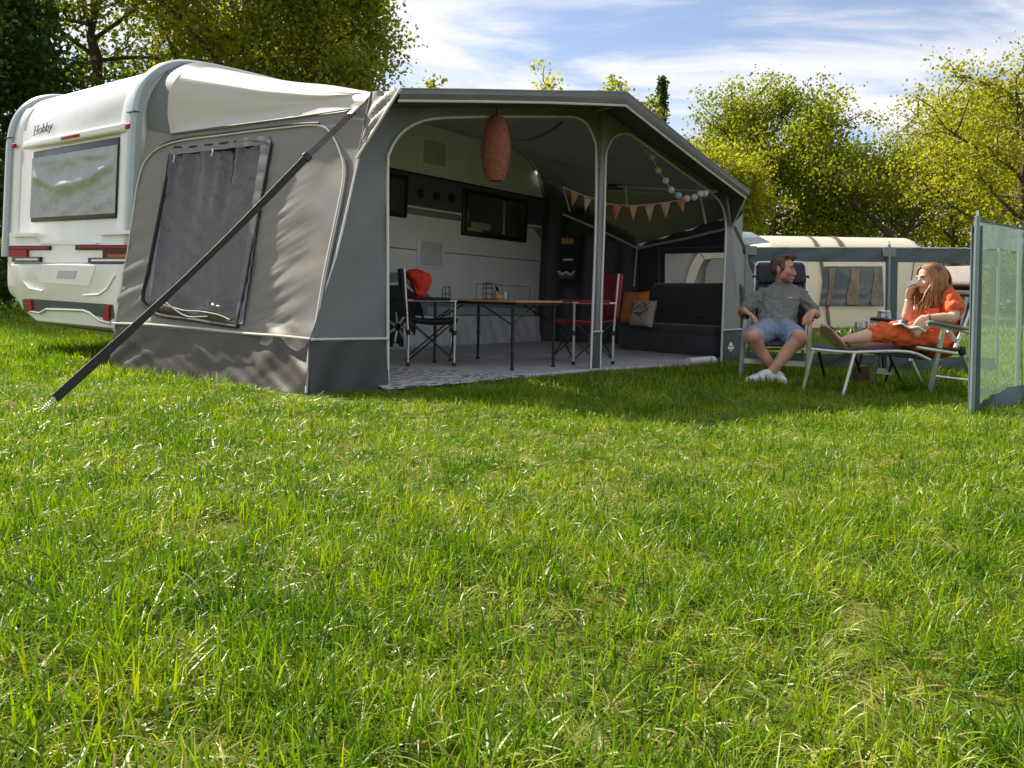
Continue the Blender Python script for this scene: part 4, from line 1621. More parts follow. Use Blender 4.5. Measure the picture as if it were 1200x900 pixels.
# frame poles inside
pm = [((640, 213, 12.0), (700, 217, 11.0), (840, 224.5, 9.15)), ((747, 287, 11.85), (743, 336, 11.85)), ((747, 291, 11.4), (806, 279, 10.4), (860, 266, 9.7)), ((747, 291, 11.4), (700, 268, 11.2), (660, 251, 11.5)),
      ((716, 125, 7.9), (640, 146, 9.4), (600, 160, 10.6))]
for P in pm:
    MB().tube([pt(*q) for q in P], .016, 8).build('frame_pole', m_alu, aw)
for a, b in (((660, 219, 11.6), (668, 248, 11.7)), ((733, 221, 10.5), (735, 243, 10.6)), ((821, 231, 9.5), (827, 262, 9.6))):
    MB().tube([pt(*a), pt(*b)], .014, 6).build('brace_rod', m_alu, aw)
MB().rbox(pt(721, 219, 10.68), (.2, .08, .07), .02).build('pole_clamp', m_black, aw)
# the pole at the middle of the front, just inside its sleeve
MB().tube([C0 + Vector((.03, .10, 0)), Ctop + Vector((.02, .10, -.05))], .016, 8).build('frame_pole', m_alu, aw)

# groundsheet inside the awning, its rolled front edge
fl_poly = [A0.lerp(B0, .06), B0.lerp(A0, .04) + Vector((.02, .08, 0)), C0 + Vector((0, .05, 0)), D0 + Vector((0, .05, 0)), K0 + Vector((-.05, 0, 0)), G0, E0, CP(3, .3, 0), CP(.6, .2, 0)]
gs = thing('groundsheet', 'grey woven groundsheet with pale rolled edge inside the awning', 'groundsheet', (fl_poly[1].x, fl_poly[1].y, 0))
MB().prism([Vector((p.x, p.y, .004)) for p in fl_poly], (0, 0, .016)).build('sheet', m_floor, gs, smooth=False, fix=True)
ed = [gr(455, 459), gr(520, 451), gr(580, 446), gr(640, 441), gr(697, 436), gr(760, 432), gr(812, 429.5)]
MB().tube([p + Vector((0, .03, .012)) for p in catmull(ed, 5)], .020, 8).build('rolled_edge', m_tube, gs)
MB().tube([gr(806, 430) + Vector((0, .0, .05)), gr(836, 428) + Vector((0, .02, .05))], [.045, .05], 10).build('rolled_end', m_pipe, gs)
# silver draught skirt along the caravan
def skirtf(u, v):
    uu = 2.2 + 4.15 * u
    w = .02 + .46 * v
    return CP(uu, -.03 - .05 * (1 - v) - .02 * math.sin(uu * 9 + v * 2) * (1 - v * .6) - .012 * math.sin(uu * 23 + v * 5), w)


MB().grid(skirtf, 90, 10).build('draught_skirt', m_skirtf, cv, angle=180)
bs = [CP(2.4 + 4.0 * k / 10, -.13, .05) for k in range(11)]
MB().ribbon(bs, .10, Vector((0, 0, 1)), .03).build('edge_band', m_tube, gs)


# storm straps
def strap(label, top, mid, bot, w, grp):
    st = thing('storm_strap', label, 'strap', (bot.x, bot.y, 0), grp)
    view = (EYE - mid).normalized()
    wd = (bot - top).cross(view).normalized()
    n = 14
    d0 = (bot - top).normalized()
    MB().ribbon([top.lerp(mid, k / 6) for k in range(7)], w * .8, wd, .004).build('upper_webbing', m_webg, st)
    end = mid.lerp(bot, .955)
    MB().ribbon([mid.lerp(end, k / n) - Vector((0, 0, .035 * math.sin(math.pi * k / n))) for k in range(n + 1)], [w * (.86 + .14 * math.sin(1.2 + k * .5)) for k in range(n + 1)], (wd + d0 * 0 + view * .5).normalized(), .006).build('webbing', m_web, st)
    d = (bot - top).normalized()
    MB().rbox(mid, (w * 1.25, .05, .02), .006, (wd, d, wd.cross(d))).build('buckle', m_black, st)
    sp = []
    for k in range(60):
        a = k * .9
        c = end.lerp(bot, k / 60)
        sp.append(c + wd * (.012 * math.cos(a)) + wd.cross(d) * (.012 * math.sin(a)))
    MB().tube(sp, .003, 5).build('tension_spring', m_steel, st)
    MB().tube([bot + Vector((.02, .03, -.15)), bot + Vector((-.0, -.0, .03)), bot + Vector((-.03, -.02, .02))], .006, 6).build('peg', m_steel, st)
    return st


stop = SP(421, 134, .05)
sbot = gr(46, 489) + Vector((0, 0, .02))
strap('long black storm strap running from the awning corner to the lawn at left', stop, stop.lerp(sbot, .2), sbot, .056, 'storm straps of the awning')
MB().rbox(stop + sideN * .01, (.11, .02, .06), .008, ((sbot - stop).normalized(), sideN, (sbot - stop).normalized().cross(sideN))).build('strap_plate', m_chrome, aw)
s2t = F2(858, 266, .03)
s2b = gr(905, 432)
s2b = Vector((s2b.x + .25, 8.28, .02))
strap('short black storm strap behind the seated man at the right end of the awning', s2t, s2t.lerp(s2b, .2), s2b, .05, 'storm straps of the awning')

# ------------------------------------------------------------------ camp furniture inside the awning
def loc(root):
    m = world_of(root)
    return lambda x, y, z: m @ Vector((x, y, z))


def camp_chair(name_label, pos, rz, cloth, arm_cloth, group):
    """folding camp chair: +x is the way it faces"""
    c = thing('camp_chair', name_label, 'chair', pos, group, rz)
    L = loc(c)
    w, d, hs, ha, hb = .54, .44, .46, .63, .93
    for sx in (0, 1):
        for sy in (-1, 1):
            x, y = (d / 2 if sx else -d / 2), sy * w / 2
            top = ha if sx else hb
            MB().tube([L(x, y, .02), L(x, y, .30)], .013, 8).build('leg', m_alu, c)
            lg = MB().tube([L(x - (0 if sx else .0), y, .28), L(x - (0 if sx else .05), y, top)], .0115, 8).build('upright', m_alu, c)
            MB().rbox(L(x, y, .32), (.04, .04, .05), .012).build('joint', m_black, lg)
            MB().lathe([(.016, 0), (.02, .004), (.018, .035)], L(x, y, 0), n=8).build('foot_cap', m_black, c)
    for x in (d / 2, -d / 2):
        for s in (-1, 1):
            MB().tube([L(x, -s * w / 2, .05), L(x, s * w / 2, .43)], .008, 6).build('cross_brace', m_black, c)
    for y in (w / 2, -w / 2):
        for s in (-1, 1):
            MB().tube([L(-s * d / 2, y, .05), L(s * d / 2, y, .43)], .008, 6).build('cross_brace', m_black, c)
    mb = MB()
    mb.grid(lambda u, v: L((u - .5) * (d + .06), (v - .5) * w, hs - .05 * math.sin(math.pi * v) * (.6 + .4 * u) - .02 * math.sin(math.pi * u) + .0), 10, 10)
    o = mb.build('seat', cloth, c, angle=180)
    so = o.modifiers.new('thickness', 'SOLIDIFY')
    so.thickness = .018
    mb = MB()
    mb.grid(lambda u, v: L(-d / 2 - .015 - .05 * v - .035 * math.sin(math.pi * u) * (1 - .4 * v), (u - .5) * (w + .03), .47 + .46 * v), 10, 10)
    o = mb.build('backrest', cloth, c, angle=180)
    so = o.modifiers.new('thickness', 'SOLIDIFY')
    so.thickness = .03
    for s in (-1, 1):
        MB().rbox(L(.0, s * w / 2, ha + .012), (d * .80, .05, .03), .013, ((world_of(c).to_3x3() @ Vector((1, 0, 0))), (world_of(c).to_3x3() @ Vector((0, 1, 0))), Vector((0, 0, 1)))).build('armrest', arm_cloth, c)
        MB().tube([L(-d / 2 - .03, s * w / 2, ha - .005), L(d / 2 + .02, s * w / 2, ha - .005)], .011, 8).build('arm_tube', m_alu, c)
    return c


FZ = .021
camp_chair('black folding camp chair at the left end of the table with the red hat', (-.80, 8.02, FZ), R_(8), m_blackc, m_blackc, 'camp chairs at the table')
camp_chair('red folding camp chair at the right end of the table', (.75, 8.50, FZ), R_(199), m_redc, m_redc, 'camp chairs at the table')

# soft red hat hung on the back corner of the black chair
hc_ = pt(489, 331, 7.93)
hat = MB()
hat.ball(hc_ + Vector((.035, -.01, .01)), (.105, .11, .115), nu=18, nv=12)
hat.ball(hc_ + Vector((-.03, 0, .07)), (.085, .12, .065), nu=18, nv=12)
hat.ball(hc_ + Vector((.03, -.01, -.085)), (.065, .10, .075), nu=18, nv=12)
ho = hat.build('sun_hat', m_cap, angle=180)
mo = ho.modifiers.new('weld', 'REMESH')
mo.mode = 'VOXEL'
mo.voxel_size = .010
mo.use_smooth_shade = True
tx = bpy.data.textures.new('folds', 'CLOUDS')
tx.noise_scale = .07
dm = ho.modifiers.new('folds', 'DISPLACE')
dm.texture = tx
dm.strength = .045
dm.mid_level = .5
ms_ = ho.modifiers.new('soft', 'SMOOTH')
ms_.iterations = 2
tag(ho, 'crumpled bright red sun hat hanging on the black chair back', 'hat')

# table
tl1, tl3, tl2, tl4 = gr(600, 434, FZ), gr(648, 430, FZ), gr(560, 420.5, FZ), gr(509, 425, FZ)
tcn = (tl1 + tl2 + tl3 + tl4) / 4
ta = ((tl1 - tl4) + (tl3 - tl2)).normalized()
ta.z = 0
tb = Vector((-ta.y, ta.x, 0))
TH = .655
tab = thing('camp_table', 'folding camp table with thin bamboo top and black legs', 'table', (tcn.x, tcn.y, FZ))
lx, ly = 1.24, .66
tt = MB()
tt.rbox(Vector((tcn.x, tcn.y, TH)), (lx, ly, .020), .008, (ta, tb, Vector((0, 0, 1))))
top_ = tt.build('tabletop', m_wood, tab)
MB().rbox(Vector((tcn.x, tcn.y, TH - .022)), (lx - .03, ly - .03, .022), .006, (ta, tb, Vector((0, 0, 1)))).build('under_frame', m_black, tab)
for p in (tl1, tl2, tl3, tl4):
    lg = MB().tube([Vector((p.x, p.y, TH - .03)), Vector((p.x, p.y, FZ + .3)), Vector((p.x, p.y, FZ))], [.016, .016, .013], 8).build('leg', m_black, tab)
    MB().lathe([(.02, 0), (.024, .012), (.02, .03)], Vector((p.x, p.y, FZ + .27)), n=8).build('leg_clamp', m_black, lg)
    MB().lathe([(.02, 0), (.02, .02)], Vector((p.x, p.y, FZ)), n=8).build('foot_cap', m_rubber, lg)
for a, b in ((tl1, tl3), (tl4, tl2), (tl3, tl1)):
    MB().tube([Vector((a.x, a.y, TH - .20)), (a + b) / 2 + Vector((0, 0, TH - .04 - (a.z + b.z) / 2))], .007, 6).build('leg_stay', m_black, tab)
for a, b in ((tl1, tl4), (tl3, tl2), (tl4, tl1)):
    MB().tube([Vector((a.x, a.y, TH - .22)), a.lerp(b, .38) + Vector((0, 0, TH - .04 - a.z))], .007, 6).build('leg_stay', m_black, tab)


def on_table(px):
    p = pt(px, 350, 8.25)
    return Vector((p.x, p.y, TH + .0105))


# wire rack with wooden bowl, wire basket with a glass
b = on_table(573)
rk = thing('wire_rack', 'black two tier wire rack with rounded top on the table', 'rack', b)
for z in (.004, .055, .115, .165):
    MB().tube([b + Vector((.062 * math.cos(a) * (1 if z < .16 else .8), .062 * math.sin(a) * (1 if z < .16 else .8), z)) for a in [6.283 * k / 16 for k in range(16)]], .004, 5, closed=True).build('ring', m_black, rk)
for k in range(6):
    a = 6.283 * k / 6
    MB().tube([b + Vector((.062 * math.cos(a), .062 * math.sin(a), .0)), b + Vector((.062 * math.cos(a), .062 * math.sin(a), .13)), b + Vector((.05 * math.cos(a), .05 * math.sin(a), .165))], .0035, 5).build('wire', m_black, rk)
b2 = on_table(580) + Vector((.035, -.14, 0))
bw = thing('wooden_bowl', 'small orange wooden bowl with a spoon in front of the wire rack', 'bowl', b2)
MB().lathe([(.02, 0), (.045, .012), (.055, .05), (.050, .05), (.04, .015), (.0, .012)], b2, n=18, cap=False).build('bowl', m_wood, bw)
MB().tube([b2 + Vector((.01, 0, .03)), b2 + Vector((-.06, .03, .15))], [.007, .005], 6).build('spoon', m_wood, bw)
b3 = on_table(590) + Vector((.02, -.05, 0))
gl_ = MB().lathe([(.028, 0), (.033, .004), (.036, .075), (.034, .075), (.030, .006), (.0, .006)], b3, n=18, cap=False).build('tumbler', m_glassware)
tag(gl_, 'small clear tumbler right of the wooden bowl on the table', 'glass')
b4 = on_table(523)
wb_ = thing('wire_basket', 'open wire basket standing alone near the left table end', 'basket', b4)
for z in (.004, .05, .12):
    rr = .045 if z < .11 else .036
    MB().tube([b4 + Vector((rr * math.cos(a), rr * math.sin(a), z)) for a in [6.283 * k / 14 for k in range(14)]], .0028, 5, closed=True).build('ring', m_black, wb_)
for k in range(7):
    a = 6.283 * k / 7
    MB().tube([b4 + Vector((.045 * math.cos(a), .045 * math.sin(a), .0)), b4 + Vector((.045 * math.cos(a), .045 * math.sin(a), .09)), b4 + Vector((.036 * math.cos(a), .036 * math.sin(a), .12))], .0026, 5).build('wire', m_black, wb_)


# patterned rug
def rug_material():
    m = bpy.data.materials.new('black_white_leaf_rug')
    m.use_nodes = True
    t = m.node_tree
    p = t.nodes['Principled BSDF']
    p.inputs['Roughness'].default_value = .9
    tc = nd(t, 'ShaderNodeTexCoord')
    mp = nd(t, 'ShaderNodeMapping')
    mp.inputs['Rotation'].default_value = (0, 0, .7)
    mp.inputs['Scale'].default_value = (2.3, 3.6, 1)
    t.links.new(tc.outputs['Object'], mp.inputs[0])
    wv_ = nd(t, 'ShaderNodeTexWave', wave_type='BANDS')
    wv_.inputs['Scale'].default_value = 1.3
    wv_.inputs['Distortion'].default_value = 9
    wv_.inputs['Detail'].default_value = 1.5
    wv_.inputs['Detail Scale'].default_value = 1.4
    t.links.new(mp.outputs[0], wv_.inputs['Vector'])
    cr = nd(t, 'ShaderNodeValToRGB')
    e = cr.color_ramp.elements
    e[0].position, e[0].color = .40, (.14, .142, .15, 1)
    e[1].position, e[1].color = .56, (.62, .62, .64, 1)
    t.links.new(wv_.outputs['Fac'], cr.inputs[0])
    t.links.new(cr.outputs[0], p.inputs['Base Color'])
    return m


rp = [gr(616, 441, .021), gr(470, 431, .021), gr(408, 439, .021), gr(452, 456.5, .021), gr(575, 446, .021)]
rug = MB().prism(rp, (0, 0, .008)).build('rug', rug_material(), smooth=False, fix=True)
tag(rug, 'black and white patterned rug on the groundsheet by the chair', 'rug')

# sofa along the end wall
sL, sR = gr(722, 408.5, FZ), gr(838, 419, FZ)
sa = (sR - sL).normalized()
sb = Vector((-sa.y, sa.x, 0))
if sb.y < 0:
    sb = -sb
slen = (sR - sL).length - .02
sf = thing('sofa', 'charcoal flocked camping sofa along the back of the awning', 'sofa', sL)
sax = (sa, sb, Vector((0, 0, 1)))


def SO(a, b, z):
    return sL + sa * a + sb * b + Vector((0, 0, z - FZ))


MB().rbox(SO(slen / 2, .31, .15), (slen, .62, .26), .07, sax, 5).build('base', m_sofa, sf)
MB().rbox(SO(slen / 2, .28, .325), (slen - .02, .56, .11), .05, sax, 5).build('seat', m_sofa, sf)
bk = MB()
bk.rbox(SO(slen / 2 + .07, .54, .58), (slen - .16, .18, .66), .09, sax, 6)
bko = bk.build('backrest', m_sofa, sf)
for k in range(1, 5):
    z = .38 + k * .11
    MB().tube([SO(.22, .445, z), SO(slen - .08, .445, z)], .012, 6).build('seam', m_sofa, sf)


def cushion(name, label, cx_, cyy, Y, w, h, tilt, mat, th=.075):
    c = pt(cx_, cyy, Y)
    n = sb * -1
    n = (n + Vector((0, 0, .22))).normalized()
    x = sa * math.cos(tilt) + Vector((0, 0, 1)) * math.sin(tilt)
    x = (x - n * x.dot(n)).normalized()
    z = n.cross(x)
    if z.z < 0:
        z = -z
    o = thing(name, label, 'cushion', c, 'cushions on the sofa')
    vs = []
    mb = MB()
    for sgn in (1, -1):
        def f(u, v, sgn=sgn):
            a, b = u * 2 - 1, v * 2 - 1
            pin = 1 - .07 * (1 - a * a) * b * b - .0
            pinb = 1 - .07 * (1 - b * b) * a * a
            t = ((1 - a ** 4) * (1 - b ** 4)) ** .55
            return c + x * (a * pinb * w / 2) + z * (b * pin * h / 2) + n * (sgn * th * t + .004 * math.sin(9 * a + 5 * b))
        mb.grid(f, 18, 18)
    mb.build('cover', mat, o, angle=180)
    return o, c, x, z, n, th


cushion('cushion', 'burnt orange cushion leaning on the left end of the sofa', 744, 359.5, 10.55, .45, .42, .03, m_orange)
co_, cc, cx__, cz__, cn, cth = cushion('cushion', 'beige cushion with black map lines in front of the orange cushion', 753.5, 367, 10.3, .40, .35, -.03, m_beige)


def on_c(a, b):
    t = ((1 - a ** 4) * (1 - b ** 4)) ** .55
    return cc + cx__ * (a * .2 * .98) + cz__ * (b * .175 * .98) + cn * (cth * t + .006)


pr = MB()
for P in ([(-.8, .7), (-.5, .1), (-.1, .5), (.2, .75)], [(-.75, -.1), (-.3, .3), (.25, .35), (.75, .75)], [(.05, -.25), (.35, .2), (.6, -.3)], [(.3, .8), (.55, .3), (.8, .1)], [(-.85, .3), (-.55, .55), (-.3, .8)], [(.5, .0), (.7, .35), (.85, .5)]):
    pr.tube([on_c(P[i][0] + (P[i + 1][0] - P[i][0]) * k / 5, P[i][1] + (P[i + 1][1] - P[i][1]) * k / 5) for i in range(len(P) - 1) for k in range(6)], .0035, 4)
pr.build('map_lines', m_dkprint, co_)
pt_ = MB()
for k in range(5):
    x0 = -.42 + .16 * k
    pt_.tube([on_c(x0, -.10), on_c(x0 + .09, -.10)], .011, 4)
for k in range(4):
    x0 = -.2 + .14 * k
    pt_.tube([on_c(x0, -.24 - .03 * k), on_c(x0 + .09, -.25 - .03 * k)], .005, 4)
pt_.build('print', m_dkprint, co_)

# hanging organiser on the back wall
og = thing('hanging_organiser', 'black hanging organiser with pockets on the dark back wall', 'organiser', BK(669, 306, .12))


def OG(px, py, o=0.0):
    return BK(px, py, .12 + o)


def ogbox(x0, y0, x1, y1, o0, o1, name, mat, par):
    P = [OG(x0, y0, o0), OG(x1, y0, o0), OG(x1, y1, o0), OG(x0, y1, o0)]
    return MB().prism(P, bkN * (o1 - o0)).build(name, mat, par, smooth=False, fix=True)


ogbox(660, 277, 679, 336, 0, .015, 'backing', m_blackc, og)
for y in (284, 300, 318):
    ogbox(661, y, 678, y + 11, .015, .06, 'pocket', m_blackc, og)
ogbox(664, 304, 675.5, 306, .06, .065, 'pocket_label', m_label, og)
yc = MB()
for k in range(5):
    yc.limb([OG(663.5 + 2.6 * k, 285, .05), OG(663 + 2.6 * k, 281 + (k % 2), .05)], [.03, .024], 8, 2)
tag(yc.build('rolled_cloth', M('ochre_cloth', (.50, .30, .09), .8, .2, 20), angle=60), 'ochre rolled cloths tucked in the top organiser pocket', 'cloth')
zz = MB()
m_teal = M('teal_cloth', (.10, .27, .27), .8, .2, 20)
tw = thing('towel', 'striped white and teal towel in the lowest organiser pocket', 'towel', OG(669, 322, .08))
Zz = [(658.5, 318.5), (663.5, 321.5), (668, 319), (673, 322), (677.5, 318.5)]
MB().tube([OG(x, y, .08) for x, y in Zz], .014, 6).build('white_stripe', m_label, tw)
MB().tube([OG(x, y + 2.2, .08) for x, y in Zz], .018, 6).build('teal_stripe', m_teal, tw)
MB().tube([OG(x, y + 5, .075) for x, y in Zz], .022, 6).build('dark_stripe', m_slate, tw)

# wicker lamp shade hanging under the roof
lt = pt(580.5, 137.5, 7.15)
lb = pt(580.5, 212, 7.15)
lh = (lt - lb).length
lsd = thing('lamp_shade', 'reddish woven barrel lamp shade hanging from the awning roof', 'lamp', lb)
prof = []
for k in range(25):
    f = k / 24
    prof.append((.055 + .070 * math.sin(math.pi * (.02 + .96 * f)) ** .8, lh * f))
MB().lathe(prof, lb, n=32, cap=False).build('inner_shade', m_rattan, lsd, angle=180)
NR = 46
for k in range(NR):
    f = (k + .5) / NR
    rr = .057 + .070 * math.sin(math.pi * (.02 + .96 * f)) ** .8
    ring = []
    for a in range(40):
        t = 6.283 * a / 40
        q = rr + .0035 * math.sin(a * math.pi * .8 + k * 2.1) + .002 * math.sin(t * 3 + k)
        ring.append(lb + Vector((q * math.cos(t), q * math.sin(t), lh * f + .0022 * math.sin(t * 5 + k * 1.7))))
    MB().tube(ring, .0048, 5, closed=True).build('cane', m_rattan, lsd)
MB().tube([lb + Vector((0, 0, lh * .98)), lb + Vector((0, 0, lh + .22))], .006, 6).build('cord', m_black, lsd)
MB().lathe([(.062, 0), (.062, .012), (.04, .02)], lb + Vector((0, 0, lh * .985)), n=20).build('collar', m_black, lsd)

# bunting
BY = 9.1
cordp = [(659, 219), (669, 223), (684, 229), (694, 232), (712, 238.5), (725, 240), (742, 241), (758, 240), (775, 238), (793, 235), (806, 231), (820, 226)]
bu = thing('bunting', 'string of faded orange and pink pennants under the roof', 'bunting', pt(740, 241, BY))
MB().tube(catmull([pt(x, y, BY) for x, y in cordp], 3), .004, 5).build('cord', m_pipe, bu)
fc = {k: M('pennant_' + k, c, .8, .08, 20, trans=.2) for k, c in dict(ochre=(.62, .28, .09), mint=(.45, .54, .46), beige=(.62, .46, .32), vermilion=(.66, .16, .05), amber=(.66, .32, .09), pink=(.62, .33, .26), dusty=(.60, .36, .29), coral=(.62, .24, .16)).items()}
fl = [(668.6, 222.4, 678.4, 227.2, 670.4, 242, 'ochre'), (684, 229.6, 693, 233.6, 685.6, 248, 'mint'), (703, 235.5, 711.5, 238, 709, 246, 'beige'), (718, 239.2, 729, 240, 721, 257.4, 'vermilion'),
      (737, 241, 747, 241, 742, 259.4, 'amber'), (755, 241, 767, 240, 761.4, 260, 'pink'), (774, 238.4, 785.6, 237, 780, 256, 'dusty'), (792, 235, 803, 233.6, 801, 250, 'coral')]
for k, (x0, y0, x1, y1, x2, y2, cn_) in enumerate(fl):
    a, b_, c_ = pt(x0, y0, BY), pt(x1, y1, BY), pt(x2, y2, BY + .03 * (-1) ** k)
    mb = MB()

    def g(u, v, a=a, b_=b_, c_=c_, k=k):
        top = a.lerp(b_, u)
        q = top.lerp(c_, v)
        return q + Vector((0, .018 * math.sin(u * 5 + k * 2 + v * 3) * v, 0))
    mb.grid(g, 6, 8)
    o = mb.build('pennant', fc[cn_], bu, angle=180)
    s_ = o.modifiers.new('thickness', 'SOLIDIFY')
    s_.thickness = .003

# cotton ball lights
GY = 8.75
gb = [(757, 176.5, .33, .35, .34), (764, 183.5, .30, .55, .47), (771.5, 199.4, .72, .50, .38), (780, 211.5, .60, .62, .62), (786.6, 222.4, .60, .58, .66), (795, 229, .36, .58, .58), (804.8, 232.5, .72, .52, .48), (813.4, 231, .50, .52, .53), (820.6, 227, .62, .62, .63), (826, 226.5, .62, .60, .60)]
sl = thing('ball_light_string', 'string of pastel cotton balls in the right awning arch', 'string lights', pt(790, 225, GY))
MB().tube(catmull([pt(748, 168, GY)] + [pt(x, y, GY) for x, y, *_ in gb] + [pt(832, 222, GY)], 4), .004, 5).build('cord', m_pipe, sl)
for k, (x, y, r, g_, b_) in enumerate(gb):
    MB().ball(pt(x, y, GY - .01), .037, nu=16, nv=12).build('ball', M('cotton_ball_%d' % k, (r, g_, b_), .8, .08, 60, bump=.4, bscale=120, trans=.15), sl)

# ------------------------------------------------------------------ windscreens
def screen_panel(a, b, zt, name, par, film, band_mat, tb_h=.145, bb=.19, bot=.015, sag=.0):
    d = b - a
    nrm = Vector((-d.y, d.x, 0)).normalized()

    def S(u, z, o=0.0):
        za = zt[0] * (1 - u) + zt[1] * u
        return Vector((a.x + d.x * u, a.y + d.y * u, 0)) + Vector((0, 0, z * za)) + nrm * o
    rip = lambda u, v: .012 * math.sin(u * 17 + v * 4) * math.sin(math.pi * u) + .006 * math.sin(u * 41 + v * 9)
    MB().grid(lambda u, v: S(u, 1 - v * tb_h / 1.24 - sag * math.sin(math.pi * u), rip(u, v)), 30, 4).build('top_band', band_mat, par, angle=180)
    MB().grid(lambda u, v: S(u, 1 - tb_h / 1.24 - v * (1.24 - tb_h - bb) / 1.24, rip(u, v) * .9), 30, 18).build('clear_panel', film, par, angle=180)
    MB().grid(lambda u, v: S(u, bb / 1.24 * (1 - v) + bot * v, rip(u, v) * 1.4), 30, 5).build('bottom_band', band_mat, par, angle=180)
    MB().tube([S(u / 20, 1.0 - sag * math.sin(math.pi * u / 20)) for u in range(21)], .008, 6).build('hem', m_pipe, par)
    for k in (.0, 1.0):
        pass


def screen_pole(p, h, par, lean=0.0):
    q = MB().tube([p + Vector((0, 0, -.1)), p + Vector((lean, 0, h + .02))], .016, 8).build('pole', m_pole, par)
    MB().tube([p + Vector((lean, 0, h + .015)), p + Vector((lean, 0, h + .055))], .007, 6).build('pole_tip', m_alu, q)
    return q


W0 = Vector((pt(872, 350, 8.35).x, 8.35, 0))
W1 = Vector((pt(1040, 350, 8.22).x, 8.22, 0))
W2 = Vector((pt(1168, 350, 8.05).x, 8.05, 0))
ws = thing('windscreen', 'slate blue windscreen with clear panels behind the seated couple', 'windscreen', W0, 'windscreens round the seats')
screen_panel(W0, W1, (1.245, 1.262), 'panel', ws, m_screenfilm, m_screen, bb=.17)
screen_panel(W1, W2, (1.262, 1.258), 'panel', ws, m_screenfilm, m_screen, bb=.17)
screen_pole(W0 + Vector((0, -.02, 0)), 1.26, ws, .012)
screen_pole(W1 + Vector((0, -.02, 0)), 1.27, ws, .0)
screen_pole(W2 + Vector((0, -.02, 0)), 1.22, ws, .0)
for W, x in ((W0, .06), (W1, .0)):
    d = (W1 - W0).normalized()
    MB().box(W + d * (x + .0) + Vector((0, -.03, 1.215)), (.10 if x else .13, .006, .09)).build('corner_patch', m_greyc, ws)
MB().box(W1 + Vector((0.03, -.012, .68)), (.12, .012, 1.0)).build('seam_strip', m_screen, ws)
R0 = gr(1137, 487)
R1 = Vector((pt(1197, 355, 5.72).x, 5.72, 0))
R2 = Vector((5.0, 6.75, 0))
rs = thing('windscreen', 'green see-through windscreen with grey edges at the right edge of the lawn', 'windscreen', R0, 'windscreens round the seats')
m_greenband = clear_mat('green_band_film', (.42, .55, .50), .03, .3, .62, (.20, .28, .25), .4, 12)
dR = R1 - R0


def rpanel(a, b, first):
    d = b - a
    n_ = Vector((-d.y, d.x, 0)).normalized()
    rip = lambda u, v: .012 * math.sin(u * 14 + v * 3) * math.sin(math.pi * u) + .005 * math.sin(u * 37 + v * 11)

    def S(u, z, o=0.0):
        return a + d * u + Vector((0, 0, z)) + n_ * o
    lo = (lambda u: .04 + .10 * math.sin(math.pi / 2 * min(1, u * 1.1)) if first else .14)
    MB().grid(lambda u, v: S(u, 1.245 - .165 * v, rip(u, v)), 24, 4).build('top_band', m_greenband, rs, angle=180)
    MB().grid(lambda u, v: S(u, 1.08 * (1 - v) + lo(u) * v, rip(u, v)), 24, 18).build('clear_panel', m_greenfilm, rs, angle=180)
    MB().grid(lambda u, v: S(u, lo(u) * (1 - v) + .01 * v, rip(u, v) + .05 * v * math.sin(u * 6)), 24, 5).build('bottom_band', m_screen, rs, angle=180)
    MB().tube([S(u / 20, 1.248) for u in range(21)], .007, 6).build('hem', m_screen, rs)


rpanel(R0, R1, True)
rpanel(R1, R2, False)
MB().box(R0 + Vector((.03, .015, .60)), (.07, .012, 1.22)).build('pole_sleeve', m_screen, rs)
screen_pole(R0 + Vector((0, -.015, 0)), 1.25, rs, .016)
screen_pole(R1 + Vector((0, .03, 0)), 1.22, rs, .0)
screen_pole(R2 + Vector((0, .0, 0)), 1.25, rs, .0)

# ------------------------------------------------------------------ tents beyond
tx0, tx1 = pt(893, 350, 17.5).x, pt(1118, 350, 17.5).x
tc_ = Vector(((tx0 + tx1) / 2, 18.8, 0))
ct = thing('tunnel_tent', 'long cream tunnel tent with brown trim behind the windscreen', 'tent', tc_, 'tents across the field')
TP = [(17.45, .02), (17.6, .5), (17.8, 1.1), (18.0, 1.55), (18.25, 1.9), (18.6, 2.12), (19.1, 2.2), (19.7, 2.12), (20.2, 1.8), (20.6, 1.2), (20.9, .02)]


def tent_pt(x, k, P=TP):
    f = (x - tx0) / (tx1 - tx0)
    # tapers and rounds off towards both ends
    e = 1 - .55 * max(0, (.10 - f) / .10) ** 2 - .45 * max(0, (f - .90) / .10) ** 2
    y, z = P[k]
    return Vector((x, 19.2 + (y - 19.2) * (.55 + .45 * e), z * e))


def tent_loop(x, off=0.0):
    pts = catmull([tent_pt(x, k) for k in range(len(TP))], 4)
    if off:
        pts = [p + Vector((0, -off if p.y < 19.3 else off, off * .6)) for p in pts]
    return pts


xs = [tx0 + (tx1 - tx0) * k / 60 for k in range(61)]
tl = []
for i, x in enumerate(xs):
    lp = tent_loop(x)
    tl.append([p + Vector((0, .02 * math.sin(p.z * 16 + .4 * math.sin(x * 3)) * (1 if p.z < .95 else .3), 0)) for p in lp])
MB().loft(tl, closed=False).build('canopy', m_tent, ct, angle=180)
MB().add(tl[0], [tuple(range(len(tl[0])))]).build('end_wall', m_tent, ct, smooth=False)
MB().add(tl[-1], [tuple(range(len(tl[-1])))]).build('end_wall', m_tent, ct, smooth=False)
for px, w, zmin in ((979, .11, 1.75), (1094, .16, 0), (950, .08, 0)):
    x = pt(px, 300, 18.6).x
    a, b_ = tent_loop(x - w / 2, .03), tent_loop(x + w / 2, .03)
    kk = [i for i, p in enumerate(a) if p.z > zmin]
    a, b_ = [a[i] for i in kk], [b_[i] for i in kk]
    MB().loft([a, b_], closed=False).build('trim_band', m_tentd, ct, angle=180)


